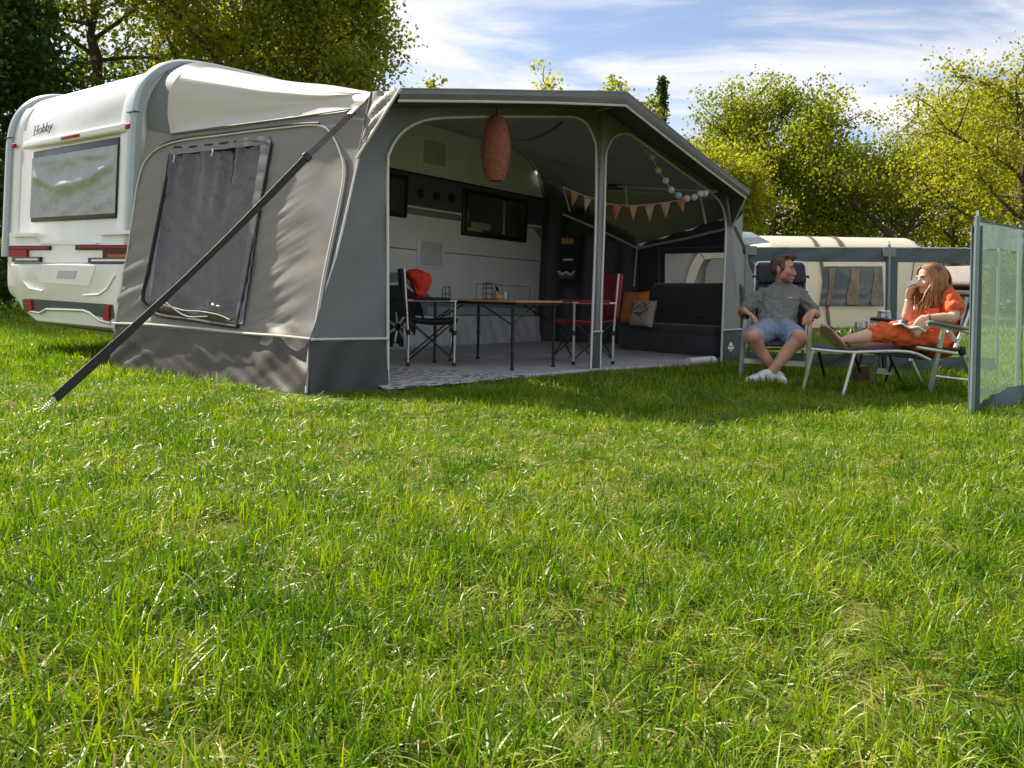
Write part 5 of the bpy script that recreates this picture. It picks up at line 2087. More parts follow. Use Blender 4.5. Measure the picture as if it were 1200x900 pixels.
def tfront(px, py, off=.03):
    """place on the front slope of the cream tent"""
    best = None
    d = ray(px, py)
    prof_ = catmull([Vector((0, a, b)) for a, b in TP[:7]], 6)
    for q in prof_:
        P = EYE + d * ((q.y - off) / d.y)
        e = abs(P.z - q.z)
        if best is None or e < best[0]:
            best = (e, P)
    return best[1]


wpx = [(966, 312), (1034, 311), (1036, 360), (962, 358)]
MB().grid(lambda u, v: tfront((966 + 68 * u) * (1 - v) + (960 + 76 * u) * v, 312 + 47 * v, .06), 10, 12).build('window', m_glass, ct, angle=180)
for px in (976, 1003, 1028):
    MB().grid(lambda u, v, px=px: tfront(px + (3 if px != 1003 else 6) * (u - .5) * 2 * (1 + .25 * math.sin(v * 5 + px)) - 4 * v, 314 + 43 * v, .09 + .02 * math.sin(u * 9)), 4, 10).build('curtain', M('tan_curtain_%d' % px, (.20, .145, .09), .8, .3, 9), ct, angle=180)
MB().grid(lambda u, v: tfront(900 + 215 * u, 384 + 8 * v, .05), 40, 2).build('mud_flap', m_tentd, ct, angle=180)
for px in (1052, 1072):
    MB().tube([tfront(px, 300, .06), tfront(px - 6, 345, .05), tfront(px - 9, 384, .05)], .012, 5).build('door_zip', m_tentd, ct)

# grey awning roof next door, seen over and through the end window
g0, g1 = pt(770, 350, 15.0), pt(912, 350, 15.0)
ga = thing('grey_tent', 'grey ridge tent with cream arch beyond the awning end window', 'tent', ((g0.x + g1.x) / 2, 16, 0), 'tents across the field')
gx0, gx1 = g0.x, g1.x
hz = lambda x: 1.62 + .46 * max(0, 1 - abs((x - pt(858, 350, 15).x) / (gx1 - gx0)) * 1.6)
wallm = M('mauve_grey_canvas', (.36, .31, .31), .7, .06, 3, trans=.1)
MB().grid(lambda u, v: Vector((gx0 + (gx1 - gx0) * u, 15.0 + .05 * math.sin(u * 20), v * 1.62)), 20, 6).build('wall', wallm, ga, angle=180)
rid = pt(866, 268, 16.2)
MB().loft([[Vector((gx0, 14.9, 1.6)), Vector((gx0 + .5 * (gx1 - gx0), 14.85, 1.62)), pt(903, 284, 14.9), Vector((gx1 + .1, 14.9, 1.62))],
           [Vector((gx0, 16.2, 2.02)), Vector((gx0 + .5 * (gx1 - gx0), 16.2, 2.06)), pt(880, 272, 16.2), pt(884, 274, 16.2)],
           [Vector((gx0, 17.5, 1.6)), Vector((gx0 + .5 * (gx1 - gx0), 17.5, 1.6)), Vector((gx1, 17.5, 1.6)), Vector((gx1 + .1, 17.5, 1.6))]], closed=False).build('roof', m_tentg, ga, angle=180)
ar = catmull([pt(806, 345, 14.9), pt(811, 322, 14.9), pt(818, 306, 14.9), pt(826, 299, 14.9), pt(850, 297, 14.9)], 6)
MB().ribbon(ar, .16, Vector((1, 0, .6)), .03).build('cream_arch', m_tent, ga)
MB().add([pt(*p, 14.92) for p in ((824, 346), (828, 312), (834, 304), (858, 302), (858, 346))], [(0, 1, 2, 3, 4)]).build('window', m_glass, ga, smooth=False)


# ------------------------------------------------------------------ figures
def weld(o, vox, it=4, disp=0.0, scale=.08):
    m = o.modifiers.new('skin', 'REMESH')
    m.mode = 'VOXEL'
    m.voxel_size = vox
    m.use_smooth_shade = True
    s = o.modifiers.new('soft', 'SMOOTH')
    s.factor = .5
    s.iterations = it
    if disp:
        t = bpy.data.textures.new('cloth_folds', 'CLOUDS')
        t.noise_scale = scale
        t.noise_depth = 1
        d = o.modifiers.new('folds', 'DISPLACE')
        d.texture = t
        d.texture_coords = 'GLOBAL'
        d.strength = disp
        d.mid_level = .5
    return o


def head_volume(mb, c, f, u, k=1.0, smile=True):
    f = f.normalized()
    l = u.cross(f).normalized()
    u = f.cross(l).normalized()
    ax = (f, l, u)

    def H(a, b, z):
        return c + f * (a * k) + l * (b * k) + u * (z * k)
    mb.ball(H(-.012, 0, .032), (.098 * k, .076 * k, .086 * k), ax, 20, 14)
    mb.ball(H(.034, 0, -.03), (.060 * k, .062 * k, .088 * k), ax, 18, 12)
    mb.ball(H(.040, 0, -.078), (.048 * k, .050 * k, .038 * k), ax, 14, 10)
    mb.ball(H(.076, 0, -.102), (.022 * k, .024 * k, .020 * k), ax, 12, 8)
    mb.limb([H(.088, 0, .006), H(.104, 0, -.022), H(.110, 0, -.042)], [.009 * k, .012 * k, .0155 * k], 10, 3)
    mb.ball(H(.100, 0, -.044), (.014 * k, .021 * k, .011 * k), ax, 10, 8)
    mb.ball(H(.082, 0, .014), (.016 * k, .052 * k, .012 * k), ax, 12, 8)
    for s in (-1, 1):
        mb.ball(H(.062, s * .036, -.034), (.026 * k, .026 * k, .026 * k), ax, 12, 8)
        mb.ball(H(-.012, s * .079, -.018), (.020 * k, .010 * k, .032 * k), ax, 12, 8)
        mb.ball(H(.022, s * .050, -.070), (.034 * k, .018 * k, .030 * k), ax, 12, 8)
    mb.ball(H(.092, 0, -.066), (.012 * k, .024 * k, .008 * k), ax, 10, 8)
    mb.ball(H(.090, 0, -.080), (.012 * k, .022 * k, .008 * k), ax, 10, 8)
    return H, ax


def face_parts(H, ax, k, root, browmat, smile):
    for s in (-1, 1):
        MB().ball(H(.077, s * .032, -.006), (.010 * k, .012 * k, .0055 * k), ax, 10, 8).build('eye', m_teeth, root)
        MB().ball(H(.087, s * .033, -.006), (.005 * k, .0070 * k, .0058 * k), ax, 8, 6).build('iris', m_dark, root)
        MB().limb([H(.096, s * .014, .016), H(.094, s * .034, .022), H(.080, s * .052, .016)], [.005 * k, .006 * k, .003 * k], 6, 3).build('eyebrow', browmat, root)
    MB().limb([H(.088, -.026, -.068), H(.103, 0, -.070), H(.088, .026, -.068)], [.003 * k, .006 * k, .003 * k], 6, 3).build('lips', m_lips, root)
    if smile:
        MB().limb([H(.089, -.020, -.074), H(.101, 0, -.076), H(.089, .020, -.074)], [.003 * k, .005 * k, .003 * k], 6, 3).build('teeth', m_teeth, root)
        MB().limb([H(.088, -.020, -.082), H(.102, 0, -.084), H(.088, .020, -.082)], [.003 * k, .006 * k, .003 * k], 6, 3).build('lips', m_lips, root)


def hand_volume(mb, wrist, d, palm, k=1.0, curls=(.5, .55, .6, .7), spread=.10, thumb_side=1, thumb_dir=None, fore=None):
    """palm with five separate bent fingers; d = pointing direction, palm = way the palm faces"""
    d = d.normalized()
    palm = (palm - d * palm.dot(d)).normalized()
    s = d.cross(palm).normalized() * thumb_side      # towards the thumb
    L = .085 * k
    # palm as a flattened, slightly cupped slab
    for q in (-1, -.33, .33, 1):
        mb.limb([wrist + s * (q * .018 * k), wrist + d * L * .5 + s * (q * .027 * k) - palm * (.002 * k), wrist + d * L + s * (q * .030 * k)], [.017 * k, .0165 * k, .0115 * k], 8, 3)
    lens = (.072, .080, .074, .058)
    for i in range(4):
        q = 1 - i * .667
        base = wrist + d * L * .98 + s * (q * .030 * k)
        a = curls[i]
        dd = (d + s * (q * spread)).normalized()
        P = [base - d * .01 * k]
        p = base
        for seg, fr in ((0, .45), (1, .30), (2, .25)):
            ang_ = a * (.55 + .75 * seg)
            dv = (dd * math.cos(ang_) + palm * math.sin(ang_)).normalized()
            p = p + dv * (lens[i] * fr * k)
            P.append(p)
        mb.limb(P, [.0105 * k, .0098 * k, .0088 * k, .0074 * k], 8, 3)
    tb_ = wrist + d * L * .22 + s * .022 * k
    td = thumb_dir or (d * .75 + s * .8 + palm * .35)
    td = td.normalized()
    mb.limb([tb_, tb_ + td * .035 * k, tb_ + (td * .7 + d * .5).normalized() * .066 * k + palm * .004 * k, tb_ + (td * .45 + d * .7 + palm * .2).normalized() * .09 * k], [.0155 * k, .0125 * k, .0105 * k, .0085 * k], 8, 3)


def ring_tube(c, n_, r, th, name, mat, par, e=1.0, xax=None):
    n_ = n_.normalized()
    x = (xax or n_.orthogonal())
    x = (x - n_ * x.dot(n_)).normalized()
    y = n_.cross(x)
    return MB().tube([c + x * (r * math.cos(a)) + y * (r * e * math.sin(a)) for a in [6.283 * k / 24 for k in range(24)]], th, 6, closed=True).build(name, mat, par)


def torso_loft(mb, rows, n=20):
    loops = []
    for c, x, rx, y, ry in rows:
        lp = []
        for k in range(n):
            a = 6.283 * k / n
            ca, sa_ = math.cos(a), math.sin(a)
            e = .82
            lp.append(c + x * (rx * math.copysign(abs(ca) ** e, ca)) + y * (ry * math.copysign(abs(sa_) ** e, sa_)))
        loops.append(lp)
    mb.loft(loops, cap=True)


# ---- the man and his recliner
mc = thing('recliner_chair', 'silver framed recliner chair with navy mesh under the man', 'chair', gr(907, 440), 'recliner chairs by the windscreen')
for (t0, b0, top) in (((873.5, 374, 7.22), (867.5, 444.5, 7.30), 0), ((949, 376, 7.22), (945.5, 450, 7.24), 0)):
    MB().tube([pt(*t0), pt(*b0)], .014, 8, flat=1.5).build('leg', m_alu, mc)
for (t0, b0) in (((878, 400, 7.55), (874, 437, 7.95)), ((941, 400, 7.55), (941, 440, 7.95))):
    MB().tube([pt(*t0), pt(*b0)], .013, 8).build('leg', m_alu, mc)
MB().ribbon([pt(871, 422.5, 7.29), pt(945, 427, 7.25)], .045, Vector((0, 0, 1)), .02).build('cross_bar', m_alu, mc)
MB().tube([pt(872, 408.5, 7.4), pt(944, 409.5, 7.4)], .010, 8).build('seat_rail', m_alu, mc)
bf = [pt(881, 402, 7.58), pt(883.5, 340, 7.85), pt(885, 316, 7.96), pt(887, 309.5, 7.99), pt(893, 307.5, 8.0), pt(936, 307.5, 8.0), pt(942, 310, 7.99), pt(944.5, 317, 7.96), pt(945, 340, 7.85), pt(943, 402, 7.58)]
MB().tube(catmull(bf, 5), .0125, 8).build('back_frame', m_alu, mc)


def qpan(a, b_, c_, d_, nx, ny, sag, name, mat, par, th=.015):
    a, b_, c_, d_ = pt(*a), pt(*b_), pt(*c_), pt(*d_)
    nn = (b_ - a).cross(d_ - a).normalized()
    o = MB().grid(lambda u, v: a.lerp(b_, u).lerp(d_.lerp(c_, u), v) + nn * (sag * math.sin(math.pi * u) * math.sin(math.pi * min(1, max(0, v)))), nx, ny).build(name, mat, par, angle=180)
    s_ = o.modifiers.new('thickness', 'SOLIDIFY')
    s_.thickness = th
    s_.offset = 0
    return o


qpan((884, 402, 7.6), (942, 402, 7.6), (943, 332, 7.9), (886, 332, 7.9), 10, 10, .03, 'back_panel', m_navy, mc)
hp = MB()
hx = (pt(943, 320, 7.93) - pt(888, 320, 7.93)).normalized()
hz_ = Vector((0, .32, .95)).normalized()
hp.rbox(pt(915.5, 320.5, 7.92), (.47, .06, .205), .028, (hx, hz_.cross(hx).normalized(), hz_), 4)
hp.build('headrest', m_navy, mc)
for x in (885.5, 944.5):
    MB().rbox(pt(x, 324.5, 7.93), (.055, .05, .03), .01).build('clip', m_black, mc)
qpan((878, 404, 7.08), (943, 405, 7.08), (943, 402, 7.6), (881, 402, 7.6), 10, 10, .02, 'seat', m_navy, mc, .03)
for a, b_ in (((873, 373.5, 7.24), (878, 367, 7.72)), ((950, 375, 7.22), (947, 368, 7.72))):
    P, Q = pt(*a), pt(*b_)
    MB().limb([P, P.lerp(Q, .3) + Vector((0, 0, .01)), P.lerp(Q, .7), Q], [.028, .030, .026, .02], 10, 3).build('armrest', m_black, mc)

mk = 1.06
man = thing('person', 'man in a grey T-shirt and denim shorts sitting and looking right', 'person', gr(910, 446))


def stubble_skin(jaw):
    m = M('skin_man', (.50, .265, .175), .5, .18, 16, spec=.35, bump=.12, bscale=90)
    t = m.node_tree
    p = [n for n in t.nodes if n.type == 'BSDF_PRINCIPLED'][0]
    src = p.inputs['Base Color'].links[0].from_socket
    tc = nd(t, 'ShaderNodeTexCoord')
    vm = nd(t, 'ShaderNodeVectorMath', operation='DISTANCE')
    vm.inputs[1].default_value = jaw
    t.links.new(tc.outputs['Object'], vm.inputs[0])
    mr = nd(t, 'ShaderNodeMapRange')
    mr.inputs['From Min'].default_value = .085
    mr.inputs['From Max'].default_value = .06
    mr.inputs['To Max'].default_value = .55
    t.links.new(vm.outputs['Value'], mr.inputs['Value'])
    mx = nd(t, 'ShaderNodeMix', data_type='RGBA')
    mx.inputs['B'].default_value = (.13, .065, .04, 1)
    t.links.new(mr.outputs[0], mx.inputs['Factor'])
    t.links.new(src, mx.inputs['A'])
    t.links.new(mx.outputs['Result'], p.inputs['Base Color'])
    return m


mf = Vector((.80, -.60, -.03)).normalized()
mup = Vector((.06, .10, 1)).normalized()
mhead = pt(917.5, 315.5, 7.66)
mb = MB()
Hm, axm = head_volume(mb, mhead, mf, mup, mk)
mb.limb([pt(915.5, 338, 7.72), pt(916.5, 328, 7.69), mhead - mup * .03 - mf * .01], [.072, .060, .058], 12, 3)
# shoulders, arms
for sh, el, wr in (((891, 342, 7.68), (870.5, 365, 7.58), (872.5, 365, 7.30)), ((940, 341, 7.68), (956, 368, 7.55), (951.5, 366, 7.30))):
    s0 = pt(*sh) + Vector((.035 if sh[0] < 915 else -.035, 0, -.022))
    mb.limb([s0, s0.lerp(pt(*el), .5), pt(*el), pt(*el).lerp(pt(*wr), .45), pt(*wr)], [.048, .046, .043, .043, .030], 12, 4)
mb.limb([pt(915, 345, 7.7), pt(912, 372, 7.56), pt(909, 385, 7.47)], [.11, .12, .12], 12, 3)
hand_volume(mb, pt(873, 364.5, 7.27), Vector((.62, -.55, -.50)), Vector((.15, -.25, -1)), 1.08, (.55, .6, .65, .6), .12, 1)
hand_volume(mb, pt(951.5, 365.5, 7.27), Vector((-.55, -.55, -.52)), Vector((-.15, -.25, -1)), 1.08, (.5, .55, .6, .6), .12, -1)
for hp_, kn, an in (((899, 388, 7.42), (881.5, 395, 7.02), (906.5, 433, 7.10)), ((921, 388, 7.42), (937.5, 397, 7.02), (900.5, 439, 6.98))):
    a, b_, c_ = pt(*hp_), pt(*kn), pt(*an)
    mb.limb([a, a.lerp(b_, .55), b_], [.098, .086, .066], 14, 4)
    ca = b_.lerp(c_, .35) + Vector((0, .03, 0))
    mb.limb([b_, ca, b_.lerp(c_, .7), c_], [.062, .060, .046, .036], 14, 4)
    mb.ball(b_ + Vector((0, -.012, .006)), .061, nu=12, nv=8)
# feet inside the shoes
lf_a, lf_t = pt(909, 439, 7.06), pt(919, 446, 6.86)
rf_a, rf_t = pt(899, 442, 6.97), pt(879, 443.5, 6.90)
mb.limb([pt(906.5, 433, 7.10), lf_a, lf_a.lerp(lf_t, .35)], [.036, .032, .020], 10, 3)
mb.limb([pt(900.5, 439, 6.98), rf_a, rf_a.lerp(rf_t, .35)], [.036, .032, .020], 10, 3)
weld(mb.build('body', stubble_skin(tuple(Hm(.06, 0, -.082))), man, angle=180), .0065, 4)
face_parts(Hm, axm, mk, man, m_hairm, True)
# hair: short sides, longer swept front
hb = MB()
hb.ball(Hm(-.022, 0, .045), (.097 * mk, .080 * mk, .080 * mk), axm, 18, 12)
hb.ball(Hm(-.055, 0, .010), (.062 * mk, .078 * mk, .075 * mk), axm, 16, 10)
for k in range(46):
    rr_ = random.Random(k)
    a, l_ = rr_.uniform(-.07, .075), rr_.uniform(-.055, .055)
    base = Hm(a, l_, .105 + .012 * math.cos(a * 20) - abs(l_) * .35)
    tip = Hm(a + .030 + .012 * rr_.random(), l_ * 1.1 + rr_.uniform(-.012, .012), .120 + .010 * rr_.random() + (a + .07) * .05 - abs(l_) * .35)
    hb.limb([base, base.lerp(tip, .6) + mup * .006, tip], [.014, .010, .005], 6, 2)
for s in (-1, 1):
    hb.ball(Hm(.016, s * .074, .020), (.028 * mk, .012 * mk, .048 * mk), axm, 10, 8)
weld(hb.build('hair', m_hairm, man, angle=180), .006, 1)
# carve the hairline: the cap above sits behind the forehead by construction

# T-shirt
X = Vector((1, 0, 0))
sh = MB()
tz = Vector((0, .35, .94)).normalized()
ty = Vector((0, .94, -.35)).normalized()
torso_loft(sh, [(pt(909.5, 386, 7.46), X, .185, ty, .125), (pt(910, 378, 7.50), X, .180, ty, .122), (pt(911.5, 366, 7.56), X, .176, ty, .120), (pt(913, 354, 7.63), X, .190, ty, .125), (pt(914.5, 344, 7.68), X, .198, ty, .115), (pt(915.5, 338, 7.71), X, .150, ty, .095), (pt(916, 334, 7.72), X, .088, ty, .078)])
for a, e_ in (((891, 342, 7.68), (870.5, 365, 7.58)), ((940, 341, 7.68), (956, 368, 7.55))):
    a, e_ = pt(*a), pt(*e_)
    a = a + Vector((.035 if a.x < pt(915, 340, 7.68).x else -.035, 0, -.022))
    sh.limb([a, a.lerp(e_, .45), a.lerp(e_, .80)], [.066, .066, .064], 14, 4)
weld(sh.build('tshirt', m_shirt, man, angle=180), .008, 2, .042, .055)
ring_tube(pt(916, 334.5, 7.70), mup + Vector((0, -.3, 0)), .080, .008, 'collar', m_shirt, man, .92, X)
MB().box(pt(926.5, 348.6, 7.50), (.035, .004, .012)).build('chest_logo', m_pipe, man, smooth=False)
# shorts
st_ = MB()
torso_loft(st_, [(pt(909.5, 380, 7.50), X, .170, ty, .112), (pt(909.5, 388, 7.44), X, .178, ty, .12), (pt(909.5, 395, 7.40), X, .165, ty, .10)])
hems = []
for hp_, kn in (((900, 388, 7.42), (886, 394.0, 7.13)), ((919, 388, 7.42), (931.5, 396.0, 7.13))):
    a, b_ = pt(*hp_), pt(*kn)
    st_.limb([a, a.lerp(b_, .5), b_], [.118, .112, .104], 16, 3)
    hems.append((b_, (b_ - a).normalized()))
weld(st_.build('shorts', m_denim, man, angle=180), .009, 3, .020, .06)
for b_, n_ in hems:
    ring_tube(b_ + n_ * .062, n_, .083, .008, 'hem', m_denimh, man)
# shoes
for a, t, nm in ((lf_a, lf_t, 0), (rf_a, rf_t, 1)):
    d = (t - a)
    d.z = 0
    d.normalize()
    s = Vector((-d.y, d.x, 0))
    g = Vector((a.x, a.y, 0))
    so = MB()
    so.limb([g + d * -.05 + Vector((0, 0, .048)), g + d * .05 + Vector((0, 0, .046)), g + d * .14 + Vector((0, 0, .036)), g + d * .20 + Vector((0, 0, .030))], [.038, .041, .036, .027], 14, 3)
    so.limb([g + d * -.04 + Vector((0, 0, .078)), g + d * .03 + Vector((0, 0, .075)), g + d * .10 + Vector((0, 0, .052))], [.040, .037, .030], 12, 3)
    sho = weld(so.build('shoe', m_shoe, man, angle=180), .007, 3)
    sl_ = MB()
    out = [(-.09, -.034), (.02, -.042), (.14, -.045), (.215, -.028), (.235, 0), (.215, .028), (.14, .045), (.02, .042), (-.09, .034), (-.10, 0)]
    sl_.prism([g + d * x + s * y + Vector((0, 0, .004)) for x, y in out], (0, 0, .022))
    sl_.build('sole', m_shoe, sho, fix=True)
    for k in range(4):
        MB().tube([g + d * (.05 + .028 * k) - s * .024 + Vector((0, 0, .098 - .008 * k)), g + d * (.062 + .028 * k) + s * .024 + Vector((0, 0, .098 - .008 * k))], .004, 5).build('lace', m_pipe, sho)

# ---- the woman and her recliner
wc = thing('recliner_chair', 'recliner chair with raised footrest and grey headrest under the woman', 'chair', gr(1095, 455), 'recliner chairs by the windscreen')
WN, WF = 6.18, 6.82       # near and far side of the chair
for P in (((1106, 384, WN), (1089, 461.5, 6.3)), ((1111.5, 387, WN + .02), (1126, 412, 6.3), (1138, 441, 6.55)), ((1031, 414, WF - .1), (1020, 452, 6.9)), ((1067, 421, WF), (1080, 450, 6.95))):
    MB().tube([pt(*q) for q in P], .0155, 8, flat=1.4).build('leg', m_alu, wc)
MB().rbox(pt(1127, 411, 6.28), (.05, .05, .07), .015).build('hinge', m_black, wc)
MB().ribbon([pt(1026, 434, 6.88), pt(1046, 436.5, 6.9)], .05, Vector((0, 0, 1)), .015).build('cross_bar', m_alu, wc)
MB().tube([pt(1042, 417, 6.7), pt(1056, 447, 7.0)], .010, 6).build('stay', m_black, wc)
MB().tube([pt(1046, 424, 6.8), pt(1037, 448, 7.0)], .010, 6).build('stay', m_black, wc)
MB().tube([pt(1096, 441, 6.9), pt(1137, 446, 6.9)], .012, 8).build('rear_bar', m_alu, wc)
# backrest
for dy in (0, .62):
    MB().tube([pt(1119, 408, WN + .02 + dy), pt(1129, 384, WN + .12 + dy), pt(1141, 352, WN + .25 + dy), pt(1147, 318, WN + .36 + dy)], .0135, 8).build('back_frame', m_alu, wc)
qpan((1120, 408, WN + .04), (1116, 404, WN + .62), (1140, 322, WN + .92), (1146, 322, WN + .36), 10, 14, .02, 'back_panel', m_navy, wc)
hrx = (pt(1110, 325, 6.95) - pt(1146, 325, 6.48))
hrd = hrx.normalized()
hr = MB()
hru = (pt(1141, 316, 6.6) - pt(1136, 336, 6.55)).normalized()
hr.rbox(pt(1126, 324, 6.66), (.46, .08, .19), .035, (hrd, hru.cross(hrd).normalized(), hru), 4)
hro = hr.build('headrest', m_greypad, wc)
MB().box(pt(1130.5, 321.5, 6.57), (.026, .006, .026)).build('care_label', m_label, hro)
hr2 = MB()
hr2.rbox(pt(1131, 341, 6.62), (.44, .06, .10), .028, (hrd, hru.cross(hrd).normalized(), hru), 4)
hr2.build('neck_strap', m_navy, wc)
qpan((1075, 406.5, WN + .02), (1121, 413, WN + .02), (1116, 406, WF), (1071, 404, WF), 10, 8, .02, 'seat', m_navy, wc, .03)
MB().tube([pt(1074, 407, WN), pt(1122, 414.5, WN)], .013, 8).build('seat_rail', m_alu, wc)
# armrests
for P, mt in ((((1086, 377.5, WN - .02), (1098, 379, WN), (1114, 382.5, WN + .02), (1135, 386, WN + .05)), m_greypad), (((1020, 373.5, WF + .12), (1036, 374.5, WF + .1), (1052, 378, WF + .1), (1066, 382, WF + .1)), m_black)):
    P = [pt(*q) for q in P]
    MB().tube(catmull(P, 4), [.022] + [.033] * 10 + [.020, .012], 10, flat=.55).build('armrest', mt, wc)
    MB().tube([p - Vector((0, 0, .022)) for p in catmull(P, 3)], .012, 6).build('arm_tube', m_alu, wc)
# footrest
FN, FFar = 6.2, 6.72
qpan((951, 408, FN), (1012, 412.5, FN), (1010, 407.5, FFar), (957, 404, FFar), 10, 6, -.02, 'footrest', m_navy, wc, .025)
qpan((1012, 412.5, FN), (1088, 421, FN), (1076, 411, FFar), (1010, 407.5, FFar), 10, 6, .05, 'calf_panel', m_navy, wc, .02)
for dy in (0, FFar - FN):
    MB().tube(catmull([pt(950, 409, FN + dy), pt(975, 411.5, FN + dy), pt(1000, 413, FN + dy), pt(1013, 412.5, FN + dy), pt(1050, 411.5, FN + dy), pt(1072, 414, FN + dy), pt(1090, 422, FN + dy)], 3), .0135, 8).build('footrest_rail', m_alu, wc)
for P in (((953, 409, FN), (940, 460.5, 6.25)), ((1001, 414, FN), (987.5, 464, 6.14)), ((958, 406, FFar), (966, 440, 7.0)), ((1000, 411, FFar), (1008, 436, 6.85))):
    MB().tube([pt(*q) for q in P], .0135, 8).build('leg', m_alu if P[0][2] == FN else m_black, wc)

wk = 1.0
wom = thing('person', 'woman in a rust orange dress drinking from a glass with her feet up', 'person', gr(1090, 455))
wf_ = Vector((-.985, -.17, -.06)).normalized()
wup = Vector((-.02, .04, 1)).normalized()
whead = pt(1090, 326, 6.46)
mb = MB()
Hw, axw = head_volume(mb, whead, wf_, wup, wk)
mb.limb([pt(1101, 347, 6.52), pt(1097, 338, 6.49), whead - wup * .04 - wf_ * .015], [.062, .050, .050], 12, 3)
mb.limb([pt(1104, 356, 6.52), pt(1107, 380, 6.52), pt(1105, 398, 6.5)], [.095, .09, .11], 12, 3)
el_n, wr_n = pt(1117, 372, 6.22), pt(1085.5, 372.5, 6.20)
mb.limb([pt(1114, 347, 6.37), pt(1116.5, 360, 6.29), el_n, el_n.lerp(wr_n, .4), wr_n], [.052, .046, .042, .038, .025], 12, 4)
hand_volume(mb, wr_n + Vector((-.01, 0, -.002)), Vector((-.62, -.06, -.80)), Vector((.35, .8, -.30)), 1.02, (.35, .4, .45, .45), .14, 1)
el_f, wr_f_ = pt(1063.5, 371.5, 6.58), pt(1065.5, 349.5, 6.54)
mb.limb([pt(1092, 350, 6.66), pt(1078, 362, 6.62), el_f, el_f.lerp(wr_f_, .4), wr_f_], [.050, .046, .042, .039, .025], 12, 4)
gdir = (pt(1077, 329, 6.42) - pt(1063, 335, 6.46)).normalized()
gbase = pt(1062, 336.5, 6.47)
hand_volume(mb, wr_f_ + Vector((0, 0, .006)), Vector((.10, -.25, .95)), Vector((.30, -.92, -.15)), 1.0, (.75, .8, .8, .85), .05, -1, thumb_dir=Vector((.55, -.5, .65)))
for hp_, kn, cf_, an, ft in (((1104, 402, 6.40), (1041, 389, 6.30), (1014, 393.5, 6.30), (989, 399, 6.30), (967, 383.5, 6.27)), ((1100, 405, 6.66), (1043, 404, 6.58), (1016, 404.5, 6.50), (993, 405, 6.42), (975, 392, 6.38))):
    a, b_, cc_, c_, f_ = (pt(*q) for q in (hp_, kn, cf_, an, ft))
    mb.limb([a, a.lerp(b_, .5), b_], [.092, .078, .058], 14, 4)
    mb.limb([b_, cc_ + Vector((0, 0, -.006)), cc_.lerp(c_, .6), c_], [.055, .053, .040, .033], 14, 4)
    heel = c_ + Vector((-.015, 0, -.035))
    mb.limb([heel, heel.lerp(f_, .5), f_], [.032, .034, .028], 12, 3)
    mb.limb([c_, heel], [.033, .030], 10, 3)
    tdir = (f_ - heel).normalized()
    sd = tdir.cross(Vector((1, 0, 0))).normalized()
    for q in range(5):
        o_ = sd * ((q - 2) * .013)
        mb.limb([f_ + o_ - tdir * .01, f_ + o_ + tdir * (.042 - .004 * abs(q - 1))], [.0115 if q else .014, .008 if q else .011], 8, 2)
weld(mb.build('body', m_skinw, wom, angle=180), .0065, 4)
face_parts(Hw, axw, wk, wom, m_hairw, False)
# hair
hm = MB()
hm.ball(Hw(-.022, 0, .044), (.099, .080, .083), axw, 20, 14)
hm.ball(Hw(-.055, 0, -.01), (.070, .080, .10), axw, 18, 12)
weld(hm.build('hair', M('auburn_hair_base', (.16, .062, .02), .5, .3, 30, bump=.6, bscale=80, stretch=(1, 1, .3)), wom, angle=180), .007, 1)
hs_ = MB()
rr_ = random.Random(4)
for k in range(520):
    side = 1 if rr_.random() < .60 else -1          # towards the camera / away
    if wf_.cross(Vector((0, 0, 1))).dot(Vector((0, -1, 0))) > 0:
        lat = -side
    else:
        lat = side
    t = rr_.random()
    a0 = .075 - .165 * t                             # parting, brow to crown
    z0 = .118 - .9 * (a0 + .01) ** 2 * 4
    n1_, n2_ = rr_.gauss(0, 1), rr_.gauss(0, 1)
    low = rr_.uniform(-.155, -.29) if t < .75 else rr_.uniform(-.10, -.20)
    fall = .075 + .014 * n1_ - .15 * t if t < .8 else -.085 + .02 * n1_
    P = [Hw(a0, lat * .004, z0), Hw(a0 - .004, lat * .052, z0 - .022), Hw(a0 - .012, lat * .080, .028 - .02 * t), Hw(a0 * .80 + .004, lat * (.088 + .006 * n2_), -.045), Hw(fall + .006, lat * (.086 + .010 * n2_), -.115), Hw(fall + .014 * n1_, lat * (.088 + .014 * n2_), (low - .115) / 2 - .01), Hw(fall + .030 * n1_ * .7 + .015, lat * (.084 + .016 * n2_), low)]
    Q = catmull(P, 3)
    m_ = len(Q)
    r0 = rr_.uniform(.0040, .0068)
    wv2 = rr_.uniform(0, 6)
    Q = [q + axw[0] * (.006 * math.sin(wv2 + i * .55) * (i / m_)) + axw[1] * (.004 * math.sin(wv2 * 2 + i * .6) * (i / m_)) for i, q in enumerate(Q)]
    hs_.tube(Q, [r0 * (1 - .8 * (i / (m_ - 1)) ** 3) for i in range(m_)], 5, cap=False)
for k in range(160):                                  # the back of the head
    t = rr_.random()
    lat = rr_.uniform(-1, 1)
    n1_ = rr_.gauss(0, 1)
    low = rr_.uniform(-.12, -.23)
    P = [Hw(-.06, lat * .03, .110), Hw(-.112, lat * .06, .055), Hw(-.128, lat * .078, -.02), Hw(-.118 + .008 * n1_, lat * .085, -.10), Hw(-.105 + .015 * n1_, lat * .09, low)]
    Q = catmull(P, 3)
    m_ = len(Q)
    hs_.tube(Q, [.0058 * (1 - .8 * (i / (m_ - 1)) ** 3) for i in range(m_)], 5, cap=False)
kind(hs_.build('hair_strands', m_hairw, wom, angle=180), 'stuff')
